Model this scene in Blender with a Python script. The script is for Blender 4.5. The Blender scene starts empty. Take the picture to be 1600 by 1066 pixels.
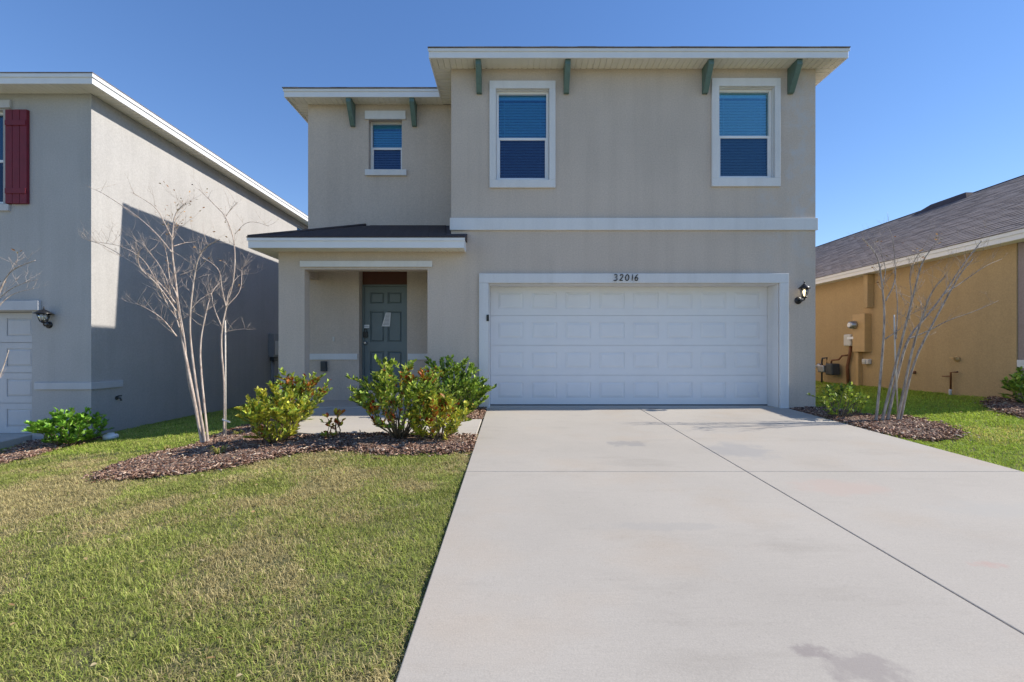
import bpy, math, random
import numpy as np
from mathutils import Vector, Matrix
from mathutils.geometry import delaunay_2d_cdt
random.seed(7); RNG = np.random.default_rng(11)
R = math.radians
scene = bpy.context.scene
COL = scene.collection
# ------------------------------------------------------------------ camera, sky, sun, exposure
F = 716.0            # focal length in photo pixels (1600 wide)
CD, CH = 7.95, 0.97  # camera distance to the facade plane (y=0) and height over the garage floor
cam_d = bpy.data.cameras.new('camera'); cam = bpy.data.objects.new('camera', cam_d); COL.objects.link(cam)
cam.location = (0, -CD, CH); cam.rotation_euler = (R(90), 0, 0)
cam_d.sensor_width = 36; cam_d.lens = F / 1600 * 36; cam_d.shift_y = 17 / 1600; cam_d.clip_start = .05; cam_d.clip_end = 3000
scene.camera = cam
SUN_EL, SUN_PHI = 37.9, 3.2      # sun to the right (+X) and very slightly behind the facade
world = bpy.data.worlds.new('World'); scene.world = world; world.use_nodes = True
wn = world.node_tree; bg = wn.nodes['Background']
sky = wn.nodes.new('ShaderNodeTexSky'); sky.sky_type = 'NISHITA'; sky.sun_disc = False
sky.sun_elevation = R(SUN_EL); sky.sun_rotation = R(90 - SUN_PHI)
sky.air_density = 1.0; sky.dust_density = 0.0; sky.ozone_density = 2.5; sky.altitude = 0
hs = wn.nodes.new('ShaderNodeHueSaturation'); hs.inputs['Hue'].default_value = .513; hs.inputs['Saturation'].default_value = 1.36; hs.inputs['Value'].default_value = .83
gm = wn.nodes.new('ShaderNodeGamma'); gm.inputs[1].default_value = .77
wn.links.new(sky.outputs[0], gm.inputs[0]); wn.links.new(gm.outputs[0], hs.inputs['Color']); wn.links.new(hs.outputs[0], bg.inputs[0]); bg.inputs[1].default_value = 0.15
sun_d = bpy.data.lights.new('sun', 'SUN'); sun = bpy.data.objects.new('sun', sun_d); COL.objects.link(sun)
sun_d.energy = 2.95; sun_d.angle = R(.53); sun_d.color = (1, .935, .83)
sv = Vector((math.cos(R(SUN_PHI)) * math.cos(R(SUN_EL)), math.sin(R(SUN_PHI)) * math.cos(R(SUN_EL)), math.sin(R(SUN_EL))))
sun.rotation_euler = sv.to_track_quat('Z', 'Y').to_euler()
vs = scene.view_settings; vs.view_transform = 'Standard'; vs.look = 'None'; vs.gamma = 1; vs.use_curve_mapping = False
vs.exposure = 1.06

# ------------------------------------------------------------------ material helpers
def new_mat(name):
    m = bpy.data.materials.new(name); m.use_nodes = True
    return m, m.node_tree, m.node_tree.nodes['Principled BSDF']
def N(nt, t, **kw):
    n = nt.nodes.new(t)
    for k, v in kw.items(): setattr(n, k, v)
    return n
def noise(nt, scale, detail=4, rough=.6, vec=None, stretch=None):
    n = N(nt, 'ShaderNodeTexNoise'); n.inputs['Scale'].default_value = scale
    n.inputs['Detail'].default_value = detail; n.inputs['Roughness'].default_value = rough
    tc = N(nt, 'ShaderNodeTexCoord')
    src = tc.outputs['Object']
    if stretch:
        mp = N(nt, 'ShaderNodeMapping'); mp.inputs['Scale'].default_value = stretch
        nt.links.new(src, mp.inputs[0]); src = mp.outputs[0]
    nt.links.new(src, n.inputs['Vector'])
    return n.outputs['Fac']
def ramp(nt, fac, stops):
    r = N(nt, 'ShaderNodeValToRGB'); e = r.color_ramp.elements
    while len(e) < len(stops): e.new(.5)
    for i, (p, c) in enumerate(stops):
        e[i].position = p; e[i].color = (*c, 1) if len(c) == 3 else c
    nt.links.new(fac, r.inputs[0]); return r.outputs[0]
def mix(nt, fac, a, b, mode='MIX'):
    n = N(nt, 'ShaderNodeMix', data_type='RGBA', blend_type=mode)
    if isinstance(fac, (int, float)): n.inputs[0].default_value = fac
    else: nt.links.new(fac, n.inputs[0])
    for i, v in ((6, a), (7, b)):
        if isinstance(v, tuple): n.inputs[i].default_value = (*v, 1)
        else: nt.links.new(v, n.inputs[i])
    return n.outputs[2]
def bump(nt, b, h, strength, dist=.01):
    n = N(nt, 'ShaderNodeBump'); n.inputs['Strength'].default_value = strength; n.inputs['Distance'].default_value = dist
    nt.links.new(h, n.inputs['Height']); nt.links.new(n.outputs[0], b.inputs['Normal'])
def sc(c, k): return tuple(min(1, x * k) for x in c)
def simple(name, col, rough=.6, var=.06, scale=6, bmp=0, bscale=60, metal=0):
    m, nt, b = new_mat(name)
    f = noise(nt, scale, 5)
    nt.links.new(ramp(nt, f, [(.3, sc(col, 1 - var)), (.7, sc(col, 1 + var))]), b.inputs['Base Color'])
    b.inputs['Roughness'].default_value = rough; b.inputs['Metallic'].default_value = metal
    if bmp: bump(nt, b, noise(nt, bscale, 3), bmp, .004)
    return m
def stucco(name, col, patch=None, fineamp=1.0):
    m, nt, b = new_mat(name)
    big = ramp(nt, noise(nt, .7, 3), [(.35, sc(col, .95)), (.65, sc(col, 1.04))])
    fine = ramp(nt, noise(nt, 42, 4, .7), [(.3, (1 - .14 * fineamp,) * 3), (.72, (1 + .1 * fineamp,) * 3)])
    c = mix(nt, 1, big, fine, 'MULTIPLY')
    # faint rain streaks
    st = ramp(nt, noise(nt, 1.6, 5, .6, stretch=(3, 3, .18)), [(.45, (1, 1, 1)), (.75, (.92, .918, .915))])
    c = mix(nt, 1, c, st, 'MULTIPLY')
    if patch:   # whitish mottling near one corner, grazing sun sparkle painted into the colour
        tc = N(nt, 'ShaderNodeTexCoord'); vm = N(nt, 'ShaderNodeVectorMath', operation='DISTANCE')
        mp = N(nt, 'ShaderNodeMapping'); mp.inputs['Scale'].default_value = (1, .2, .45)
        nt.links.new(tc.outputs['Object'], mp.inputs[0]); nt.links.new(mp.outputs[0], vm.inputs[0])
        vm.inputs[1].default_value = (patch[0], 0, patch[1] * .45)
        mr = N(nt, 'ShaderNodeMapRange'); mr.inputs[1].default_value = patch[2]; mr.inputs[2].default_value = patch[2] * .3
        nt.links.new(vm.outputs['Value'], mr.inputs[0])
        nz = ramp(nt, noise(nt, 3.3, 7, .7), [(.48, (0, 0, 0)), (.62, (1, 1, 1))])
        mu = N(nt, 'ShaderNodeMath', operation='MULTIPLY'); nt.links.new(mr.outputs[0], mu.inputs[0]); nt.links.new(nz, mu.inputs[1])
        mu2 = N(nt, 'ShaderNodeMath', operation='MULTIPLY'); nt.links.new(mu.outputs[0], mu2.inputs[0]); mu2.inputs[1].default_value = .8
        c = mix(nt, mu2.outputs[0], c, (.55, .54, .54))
    nt.links.new(c, b.inputs['Base Color']); b.inputs['Roughness'].default_value = .92
    b.inputs['Specular IOR Level'].default_value = .25
    bump(nt, b, noise(nt, 75, 4, .7), .55, .006)
    return m
def attr_mat(name, rough=.6, trans=.25, spec=.3):
    m, nt, b = new_mat(name)
    a = N(nt, 'ShaderNodeAttribute'); a.attribute_name = 'tint'
    nt.links.new(a.outputs['Color'], b.inputs['Base Color']); b.inputs['Roughness'].default_value = rough
    b.inputs['Specular IOR Level'].default_value = spec
    if trans:
        t = N(nt, 'ShaderNodeBsdfTranslucent'); nt.links.new(a.outputs['Color'], t.inputs[0])
        mx = N(nt, 'ShaderNodeMixShader'); mx.inputs[0].default_value = trans
        nt.links.new(b.outputs[0], mx.inputs[1]); nt.links.new(t.outputs[0], mx.inputs[2])
        nt.links.new(mx.outputs[0], nt.nodes['Material Output'].inputs[0])
    return m
M = {}
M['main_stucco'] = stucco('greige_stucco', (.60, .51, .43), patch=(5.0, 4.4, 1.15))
M['left_stucco'] = stucco('grey_stucco', (.465, .45, .435))
M['right_stucco'] = stucco('ochre_stucco', (.48, .34, .18))
M['right_front'] = stucco('taupe_stucco', (.33, .27, .26))
M['white_stucco'] = stucco('white_trim_stucco', (.74, .735, .73), fineamp=.3)
M['trim_left'] = stucco('pale_trim_stucco', (.56, .56, .57), fineamp=.3)
M['white'] = simple('white_paint', (.78, .78, .78), .5, .03, 4, .15, 40)
M['door_white'] = simple('garage_door_paint', (.74, .745, .76), .45, .025, 2.5, .12, 220)
M['vinyl'] = simple('soffit_vinyl', (.78, .75, .65), .55, .03, 5)
M['vinyl_white'] = simple('window_vinyl', (.8, .8, .8), .35, .02, 5)
M['teal'] = simple('teal_paint', (.10, .17, .15), .5, .12, 14, .2, 50)
M['door_teal'] = simple('door_paint', (.145, .185, .195), .4, .06, 5, .1, 90)
M['brown'] = simple('brown_transom', (.12, .045, .028), .3, .15, 5)
M['maroon'] = simple('maroon_shutter', (.17, .008, .022), .6, .12, 9, .2, 60)
M['black'] = simple('black_metal', (.012, .012, .014), .35, .2, 20, metal=.0)
M['grey_box'] = simple('grey_enclosure', (.28, .28, .29), .5, .08, 9)
M['dark_grey'] = simple('dark_grey_box', (.05, .055, .06), .5, .1, 12)
M['pale_box'] = simple('pale_enclosure', (.62, .60, .56), .5, .05, 9)
M['ochre_paint'] = simple('ochre_painted_metal', (.52, .34, .15), .5, .08, 9)
M['rust'] = simple('rusty_brown_pipe', (.19, .075, .03), .6, .2, 18)
M['metal'] = simple('dull_metal', (.42, .42, .43), .35, .1, 18, metal=.8)
M['paper'] = simple('notice_paper', (.75, .75, .76), .7, .06, 30)
M['ink'] = simple('grey_ink', (.3, .3, .33), .8, .1, 60)
M['rubber'] = simple('dark_rubber', (.03, .03, .03), .8, .1, 20)
M['stake'] = simple('pale_stake', (.62, .56, .48), .7, .12, 25)
M['white_tag'] = simple('white_tag', (.85, .85, .85), .5, .02, 10)
M['blind'] = simple('blind_slat', (.85, .87, .88), .6, .03, 10)
M['interior'] = simple('interior_dark', (.06, .06, .065), .9, .1, 3)

def bark(name, a, b_):
    m, nt, b = new_mat(name)
    f = noise(nt, 14, 6, .7, stretch=(3, 3, .5))
    nt.links.new(ramp(nt, f, [(.35, a), (.62, b_)]), b.inputs['Base Color']); b.inputs['Roughness'].default_value = .75
    bump(nt, b, f, .5, .003); return m
M['bark'] = bark('crape_myrtle_bark', (.24, .17, .135), (.64, .54, .46))
M['bark_dark'] = bark('greyer_bark', (.17, .13, .11), (.50, .42, .35))
M['stem'] = bark('shrub_stem', (.10, .07, .045), (.22, .17, .11))
M['leaf'] = attr_mat('shrub_leaf', .5, .28, .35)
M['grass'] = attr_mat('grass_blade', .6, .38, .2)
M['chip'] = attr_mat('mulch_chip', .95, 0, .02)

def glass_mat(name, tint, refl, gcol):
    m, nt, b = new_mat(name); nt.nodes.remove(b)
    g = N(nt, 'ShaderNodeBsdfGlossy'); g.inputs['Roughness'].default_value = .03; g.inputs[0].default_value = (*gcol, 1)
    t = N(nt, 'ShaderNodeBsdfTransparent'); t.inputs[0].default_value = (*tint, 1)
    fr = N(nt, 'ShaderNodeFresnel'); fr.inputs[0].default_value = 1.5
    ad = N(nt, 'ShaderNodeMath', operation='ADD'); ad.inputs[1].default_value = refl; nt.links.new(fr.outputs[0], ad.inputs[0])
    mx = N(nt, 'ShaderNodeMixShader'); nt.links.new(ad.outputs[0], mx.inputs[0])
    nt.links.new(t.outputs[0], mx.inputs[1]); nt.links.new(g.outputs[0], mx.inputs[2])
    nt.links.new(mx.outputs[0], nt.nodes['Material Output'].inputs[0]); return m
M['glass_blue'] = glass_mat('blue_sky_tint_glass', (.55, .82, .93), .07, (.5, .72, .92))  # blue of the reflected sky is put into the pane's tint
M['glass_teal'] = glass_mat('teal_sky_tint_glass', (.68, .90, .96), .10, (.6, .85, .95))  # same, with a lighter teal sky reflection tinted in
M['glass_screen'] = glass_mat('screened_glass', (.50, .62, .76), .05, (.42, .50, .66))
M['glass_screen_teal'] = glass_mat('screened_teal_glass', (.55, .68, .78), .06, (.35, .5, .62))
M['lamp_glass'] = glass_mat('lamp_glass', (.9, .9, .88), .1, (.9, .9, .9))
m, nt, b = new_mat('warm_bulb'); b.inputs['Base Color'].default_value = (.9, .85, .7, 1)
b.inputs['Emission Color'].default_value = (1, .82, .5, 1); b.inputs['Emission Strength'].default_value = 1.6; M['bulb'] = m
M['bulb_off'] = simple('frosted_bulb', (.85, .84, .8), .3, .02, 5)

def concrete(name, col, stains=()):
    m, nt, b = new_mat(name)
    big = ramp(nt, noise(nt, .55, 5, .6), [(.32, sc(col, .93)), (.5, col), (.7, sc(col, 1.06))])
    warm = ramp(nt, noise(nt, .8, 4, .6, stretch=(1, 1.4, 1)), [(.52, (1, 1, 1)), (.72, (1.0, .955, .91))])
    c = mix(nt, 1, big, warm, 'MULTIPLY')
    dk = ramp(nt, noise(nt, 2.2, 7, .65, stretch=(.5, 1.6, 1)), [(.56, (1, 1, 1)), (.75, (.90, .895, .89))])
    c = mix(nt, 1, c, dk, 'MULTIPLY')
    brush = ramp(nt, noise(nt, 9, 5, .75, stretch=(.7, 14, 1)), [(.3, (.965,) * 3), (.7, (1.03,) * 3)])
    c = mix(nt, 1, c, brush, 'MULTIPLY')
    grit = ramp(nt, noise(nt, 150, 2, .7), [(.3, (.90,) * 3), (.7, (1.07,) * 3)])
    c = mix(nt, 1, c, grit, 'MULTIPLY')
    spk = ramp(nt, noise(nt, 38, 5, .8), [(.28, (.86,) * 3), (.42, (1, 1, 1))])
    c = mix(nt, 1, c, spk, 'MULTIPLY')
    tc = N(nt, 'ShaderNodeTexCoord')
    for (x, y, rx, ry, colr, k, ns) in stains:
        mp = N(nt, 'ShaderNodeMapping'); mp.inputs['Scale'].default_value = (1 / rx, 1 / ry, 0)
        mp.inputs['Location'].default_value = (-x / rx, -y / ry, 0)
        nt.links.new(tc.outputs['Object'], mp.inputs[0])
        ln = N(nt, 'ShaderNodeVectorMath', operation='LENGTH'); nt.links.new(mp.outputs[0], ln.inputs[0])
        nz = noise(nt, ns, 6, .65)
        a1 = N(nt, 'ShaderNodeMath', operation='MULTIPLY_ADD'); nt.links.new(nz, a1.inputs[0]); a1.inputs[1].default_value = 1.8
        nt.links.new(ln.outputs['Value'], a1.inputs[2])
        mr = N(nt, 'ShaderNodeMapRange'); mr.interpolation_type = 'SMOOTHSTEP'
        mr.inputs[1].default_value = 1.75; mr.inputs[2].default_value = 1.25; mr.inputs[3].default_value = 0; mr.inputs[4].default_value = k
        nt.links.new(a1.outputs[0], mr.inputs[0])
        c = mix(nt, mr.outputs[0], c, colr)
    nt.links.new(c, b.inputs['Base Color']); b.inputs['Roughness'].default_value = .88; b.inputs['Specular IOR Level'].default_value = .25
    bump(nt, b, noise(nt, 110, 3, .7), .25, .003); return m

def shingle_mat(name, a, b_):
    m, nt, b = new_mat(name)
    oi = N(nt, 'ShaderNodeObjectInfo')
    geo = N(nt, 'ShaderNodeNewGeometry')
    c = ramp(nt, noise(nt, 3.5, 6, .75), [(.3, a), (.7, b_)])
    g = ramp(nt, noise(nt, 160, 2, .8), [(.3, (.75,) * 3), (.7, (1.25,) * 3)])
    c = mix(nt, 1, c, g, 'MULTIPLY')
    rr = ramp(nt, geo.outputs['Random Per Island'], [(0, (.78, .78, .78)), (1, (1.22, 1.2, 1.18))])
    c = mix(nt, 1, c, rr, 'MULTIPLY')
    nt.links.new(c, b.inputs['Base Color']); b.inputs['Roughness'].default_value = .95; b.inputs['Specular IOR Level'].default_value = .15
    return m
M['shingle'] = shingle_mat('grey_brown_shingle', (.16, .14, .138), (.29, .255, .24))
M['shingle_dark'] = shingle_mat('charcoal_shingle', (.060, .050, .054), (.12, .10, .10))

def ground_mat():
    m, nt, b = new_mat('soil_and_thatch')
    c = ramp(nt, noise(nt, 7, 8, .7), [(.3, (.10, .10, .04)), (.5, (.17, .165, .065)), (.7, (.26, .22, .11))])
    nt.links.new(c, b.inputs['Base Color']); b.inputs['Roughness'].default_value = .95
    bump(nt, b, noise(nt, 40, 6, .75), .8, .03); return m
M['soil'] = ground_mat()
m, nt, b = new_mat('mulch_soil')
nt.links.new(ramp(nt, noise(nt, 25, 8, .75), [(.3, (.09, .055, .04)), (.55, (.20, .135, .10)), (.75, (.38, .28, .21))]), b.inputs['Base Color'])
b.inputs['Roughness'].default_value = .95; bump(nt, b, noise(nt, 45, 6, .75), 1, .03); M['mulch'] = m

# ------------------------------------------------------------------ mesh helpers
class MB:
    def __init__(s): s.v = []; s.f = []; s.mi = []; s.sm = []
    def add(s, vs_, fs, m=0, smooth=False):
        o = len(s.v); s.v += [tuple(p) for p in vs_]
        for f in fs: s.f.append([o + i for i in f]); s.mi.append(m); s.sm.append(smooth)
        return s
    def box(s, x0, x1, y0, y1, z0, z1, m=0):
        v = [(x0, y0, z0), (x1, y0, z0), (x1, y1, z0), (x0, y1, z0), (x0, y0, z1), (x1, y0, z1), (x1, y1, z1), (x0, y1, z1)]
        return s.add(v, [(0, 3, 2, 1), (4, 5, 6, 7), (0, 1, 5, 4), (1, 2, 6, 5), (2, 3, 7, 6), (3, 0, 4, 7)], m)
    def hexa(s, v, m=0):   # 8 corners: bottom ring then top ring
        return s.add(v, [(0, 3, 2, 1), (4, 5, 6, 7), (0, 1, 5, 4), (1, 2, 6, 5), (2, 3, 7, 6), (3, 0, 4, 7)], m)
    def prism(s, poly, axis, a0, a1, m=0):  # extrude 2D polygon along an axis
        def P(p, a):
            return {'x': (a, p[0], p[1]), 'y': (p[0], a, p[1]), 'z': (p[0], p[1], a)}[axis]
        n = len(poly); v = [P(p, a0) for p in poly] + [P(p, a1) for p in poly]
        fs = [tuple(range(n))[::-1], tuple(range(n, 2 * n))] + [(i, (i + 1) % n, n + (i + 1) % n, n + i) for i in range(n)]
        return s.add(v, fs, m)
    def tube(s, pts, rad, n=6, m=0):
        pts = [Vector(p) for p in pts]
        if not hasattr(rad, '__len__'): rad = [rad] * len(pts)
        o = len(s.v); up = Vector((.13, .31, .94))
        for i, p in enumerate(pts):
            t = (pts[min(i + 1, len(pts) - 1)] - pts[max(i - 1, 0)]).normalized()
            a = t.cross(up)
            if a.length < 1e-3: a = t.cross(Vector((1, 0, 0)))
            a.normalize(); b_ = t.cross(a)
            for k in range(n):
                th = 2 * math.pi * k / n
                s.v.append(tuple(p + (a * math.cos(th) + b_ * math.sin(th)) * rad[i]))
        for i in range(len(pts) - 1):
            for k in range(n):
                s.f.append([o + i * n + k, o + i * n + (k + 1) % n, o + (i + 1) * n + (k + 1) % n, o + (i + 1) * n + k]); s.mi.append(m); s.sm.append(True)
        for e in (0, len(pts) - 1):
            s.f.append([o + e * n + k for k in range(n)][::(1 if e else -1)]); s.mi.append(m); s.sm.append(False)
        return s
    def lathe(s, cx, cy, prof, n=16, m=0, axis='z'):
        o = len(s.v)
        for r, z in prof:
            for k in range(n):
                th = 2 * math.pi * k / n
                if axis == 'z': s.v.append((cx + r * math.cos(th), cy + r * math.sin(th), z))
                elif axis == 'y': s.v.append((cx + r * math.cos(th), z, cy + r * math.sin(th)))
                else: s.v.append((z, cx + r * math.cos(th), cy + r * math.sin(th)))
        for i in range(len(prof) - 1):
            for k in range(n):
                s.f.append([o + i * n + k, o + i * n + (k + 1) % n, o + (i + 1) * n + (k + 1) % n, o + (i + 1) * n + k]); s.mi.append(m); s.sm.append(True)
        s.f.append([o + k for k in range(n)][::-1]); s.mi.append(m); s.sm.append(False)
        s.f.append([o + (len(prof) - 1) * n + k for k in range(n)]); s.mi.append(m); s.sm.append(False)
        return s
    def mesh(s, name, mats):
        me = bpy.data.meshes.new(name); me.from_pydata(s.v, [], s.f)
        for mm in (mats if isinstance(mats, (list, tuple)) else [mats]): me.materials.append(M[mm])
        me.polygons.foreach_set('material_index', s.mi); me.polygons.foreach_set('use_smooth', s.sm); me.update()
        return me
    def build(s, name, mats, parent=None, bevel=0, kind=None, label=None):
        return link(s.mesh(name, mats), name, parent, bevel, kind, label)
def link(me, name, parent=None, bevel=0, kind=None, label=None, loc=None):
    o = bpy.data.objects.new(name, me); COL.objects.link(o)
    if parent is not None:
        o.parent = parent
        w = Vector(parent.location) if parent.type == 'EMPTY' else Vector((0, 0, 0))
        if parent.type == 'EMPTY': o.matrix_parent_inverse = Matrix.Translation(-w)
    if loc is not None: o.location = loc
    if bevel:
        b_ = o.modifiers.new('bevel', 'BEVEL'); b_.width = bevel; b_.segments = 2; b_.limit_method = 'ANGLE'
    if kind: o['kind'] = kind
    if label: o['label'] = label
    return o
def thing(name, label, cat, loc, group=None):
    o = bpy.data.objects.new(name, None); COL.objects.link(o); o.location = loc; o.empty_display_size = .2
    o['label'] = label; o['category'] = cat
    if group: o['group'] = group
    return o
def tag(o, label, cat, group=None):
    o['label'] = label; o['category'] = cat
    if group: o['group'] = group
    return o
def structure(o): o['kind'] = 'structure'; return o
def wall_grid(mb, rect, holes, y0, y1, flip=None, m=0):
    """wall slab in the xz plane between y0 (front) and y1 (back); rect/holes = (a0,a1,z0,z1). flip='x': the slab lies in the yz plane"""
    xs = sorted({rect[0], rect[1], *[min(max(h[i], rect[0]), rect[1]) for h in holes for i in (0, 1)]})
    zs = sorted({rect[2], rect[3], *[min(max(h[i], rect[2]), rect[3]) for h in holes for i in (2, 3)]})
    def solid(i, j):
        if i < 0 or j < 0 or i >= len(xs) - 1 or j >= len(zs) - 1: return False
        cx, cz = (xs[i] + xs[i + 1]) / 2, (zs[j] + zs[j + 1]) / 2
        return not any(h[0] < cx < h[1] and h[2] < cz < h[3] for h in holes)
    P = (lambda a, b_, c: (b_, a, c)) if flip == 'x' else (lambda a, b_, c: (a, b_, c))
    for i in range(len(xs) - 1):
        for j in range(len(zs) - 1):
            if not solid(i, j): continue
            a, b_, c, d = xs[i], xs[i + 1], zs[j], zs[j + 1]
            mb.add([P(a, y0, c), P(b_, y0, c), P(b_, y0, d), P(a, y0, d)], [(0, 1, 2, 3)], m)
            mb.add([P(a, y1, c), P(b_, y1, c), P(b_, y1, d), P(a, y1, d)], [(3, 2, 1, 0)], m)
            if not solid(i - 1, j): mb.add([P(a, y0, c), P(a, y0, d), P(a, y1, d), P(a, y1, c)], [(0, 1, 2, 3)], m)
            if not solid(i + 1, j): mb.add([P(b_, y0, c), P(b_, y0, d), P(b_, y1, d), P(b_, y1, c)], [(3, 2, 1, 0)], m)
            if not solid(i, j - 1): mb.add([P(a, y0, c), P(b_, y0, c), P(b_, y1, c), P(a, y1, c)], [(3, 2, 1, 0)], m)
            if not solid(i, j + 1): mb.add([P(a, y0, d), P(b_, y0, d), P(b_, y1, d), P(a, y1, d)], [(0, 1, 2, 3)], m)
    return mb

# ------------------------------------------------------------------ ground levels
def gz(x, y):
    x = np.asarray(x, float); y = np.asarray(y, float)
    z = .039 * np.clip(y, -14, 0) - .095 * np.clip(-x - 2.3, 0, 8) + .055 * np.clip(x - 5.0, 0, 8)
    z = z + .006 * np.sin(x * 2.1 + 1) * np.cos(y * 1.7) + .004 * np.sin(x * 5.3) * np.sin(y * 4.1)
    return z - .035
def gzf(x, y): return float(gz(x, y))
def on_ground(px, py):
    """ground point seen at a photo pixel (used while laying out the plan)"""
    d = 6.0
    for _ in range(40):
        x = (px - 800) * d / F; h = CH - gzf(x, d - CD)
        d = .5 * d + .5 * h * F / max(py - 550, 1)
    return Vector(((px - 800) * d / F, d - CD, gzf((px - 800) * d / F, d - CD)))
def at(px, py, y):
    d = y + CD
    return Vector(((px - 800) * d / F, y, CH + (550 - py) * d / F))
def in_poly(x, y, poly):
    x = np.asarray(x); y = np.asarray(y); r = np.zeros(x.shape, bool); n = len(poly); j = n - 1
    for i in range(n):
        xi, yi = poly[i][:2]; xj, yj = poly[j][:2]
        c = ((yi > y) != (yj > y)) & (x < (xj - xi) * (y - yi) / ((yj - yi) or 1e-9) + xi)
        r ^= c; j = i
    return r

def axis_vals(lo, hi, step, far):
    a = np.arange(lo, hi + 1e-6, step); o = [hi + 1, hi + 3, hi + 8, hi + 25, hi + 80, far]; u = [-far, lo - 80, lo - 25, lo - 8, lo - 3, lo - 1]
    return np.concatenate([u, a, o])
xs = axis_vals(-14, 14, .2, 900); ys = axis_vals(-16, 16, .2, 900)
X, Y = np.meshgrid(xs, ys, indexing='ij'); Z = gz(X, Y)
nx, ny = X.shape; idx = np.arange(nx * ny).reshape(nx, ny)
fc = np.stack([idx[:-1, :-1], idx[1:, :-1], idx[1:, 1:], idx[:-1, 1:]], -1).reshape(-1, 4)
me = bpy.data.meshes.new('lawn_ground'); me.from_pydata(np.stack([X, Y, Z], -1).reshape(-1, 3).tolist(), [], fc.tolist())
me.materials.append(M['soil']); me.polygons.foreach_set('use_smooth', [True] * len(fc))
lawn = structure(link(me, 'ground')); lawn['label'] = 'gently sloping ground under the lawns around the three houses'

# ------------------------------------------------------------------ driveway and walks (real slabs with joints)
M['concrete'] = concrete('driveway_concrete', (.445, .405, .35), stains=[
    (1.2, -6.10, .10, .06, (.24, .205, .195), .6, 14.0), (1.36, -6.20, .22, .14, (.27, .235, .22), .55, 9.0),
    (2.42, -.10, .16, .05, (.10, .09, .085), .9, 9.0), (1.35, -2.6, .35, .18, (.28, .27, .26), .6, 7.0),
    (2.5, -2.9, .45, .5, (.33, .32, .31), .55, 4.0), (2.7, -4.1, .6, .3, (.48, .37, .31), .5, 4.0),
    (2.65, -5.4, .14, .06, (.47, .33, .28), .6, 9.0), (1.0, -4.9, .6, .1, (.36, .34, .31), .4, 6.0), (3.6, -4.6, .7, .25, (.42, .40, .36), .5, 3.0)])
M['walk'] = concrete('walkway_concrete', (.50, .455, .395))
def slab(mb, x0, x1, y0, y1, thk=.13, lift=0, zf=lambda x, y: .039 * min(y, 0)):
    c = [(x0, y0), (x1, y0), (x1, y1), (x0, y1)]
    mb.hexa([(x, y, zf(x, y) + lift - thk) for x, y in c] + [(x, y, zf(x, y) + lift) for x, y in c])
DX0, DX1, DXM = -.43, 4.76, 2.185
b0 = MB(); slab(b0, DX0 + .02, DX1 - .02, -15.0, -.02, .10, -.022)
drive = structure(b0.build('driveway', 'rubber')); drive['label'] = 'wide concrete driveway sloping up to the garage door'
g = .004
for (xa, xb) in ((DX0, DXM - g), (DXM + g, DX1)):
    for (ya, yb) in ((-3.68 + g, -.002), (-7.34 + g, -3.68 - g), (-11.0 + g, -7.34 - g), (-15, -11.0 - g)):
        s = MB(); slab(s, xa, xb, ya, yb); s.build('concrete_slab', 'concrete', drive, bevel=.006)
# apron inside the garage recess
s = MB(); s.box(-.40, 4.62, .002, .36, -.12, .004); s.build('threshold_strip', 'walk', drive)
wk = MB(); slab(wk, -3.0, -.5, -2.02, -1.1, .08, -.025)
walk = structure(wk.build('walkway', 'rubber')); walk['label'] = 'short concrete walkway from the driveway to the porch'
s = MB(); s.prism([(-.49, -2.16), (-.49, -1.05), (-1.72, -1.05), (-1.72, -2.10)], 'z', 0, 1)
def sloped_poly(poly, thk=.14, lift=0.0, mat='walk'):
    mb = MB(); n = len(poly)
    v = [(x, y, .039 * y + lift - thk) for x, y in poly] + [(x, y, .039 * y + lift) for x, y in poly]
    mb.add(v, [tuple(range(n))[::-1], tuple(range(n, 2 * n))] + [(i, (i + 1) % n, n + (i + 1) % n, n + i) for i in range(n)])
    return mb
sloped_poly([(-1.73, -2.08), (-.455, -2.18), (-.455, -1.05), (-1.73, -1.05)]).build('concrete_slab', 'walk', walk, bevel=.006)
sloped_poly([(-2.92, -1.95), (-2.6, -2.04), (-1.738, -2.08), (-1.738, -1.042), (-3.15, -1.042)]).build('concrete_slab', 'walk', walk, bevel=.006)
sloped_poly([(-3.152, -1.034), (-1.50, -1.034), (-1.50, -.004), (-3.5, -.004)]).build('concrete_slab', 'walk', walk, bevel=.006)
# the left neighbour's drive
nd = MB()
for xa, xb, ya, yb in ((-14, -8.35, -1.74, .3), (-14, -6.72, -9, -1.75)):
    nd.hexa([(x, y, -.455 + .075 * min(y, 0) - .12 + dz) for dz in (0, .12) for x, y in ((xa, ya), (xb, ya), (xb, yb), (xa, yb))])
nd = structure(nd.build('neighbour_driveway', 'walk')); nd['label'] = "pale concrete drive in front of the grey neighbour's garage"

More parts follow.
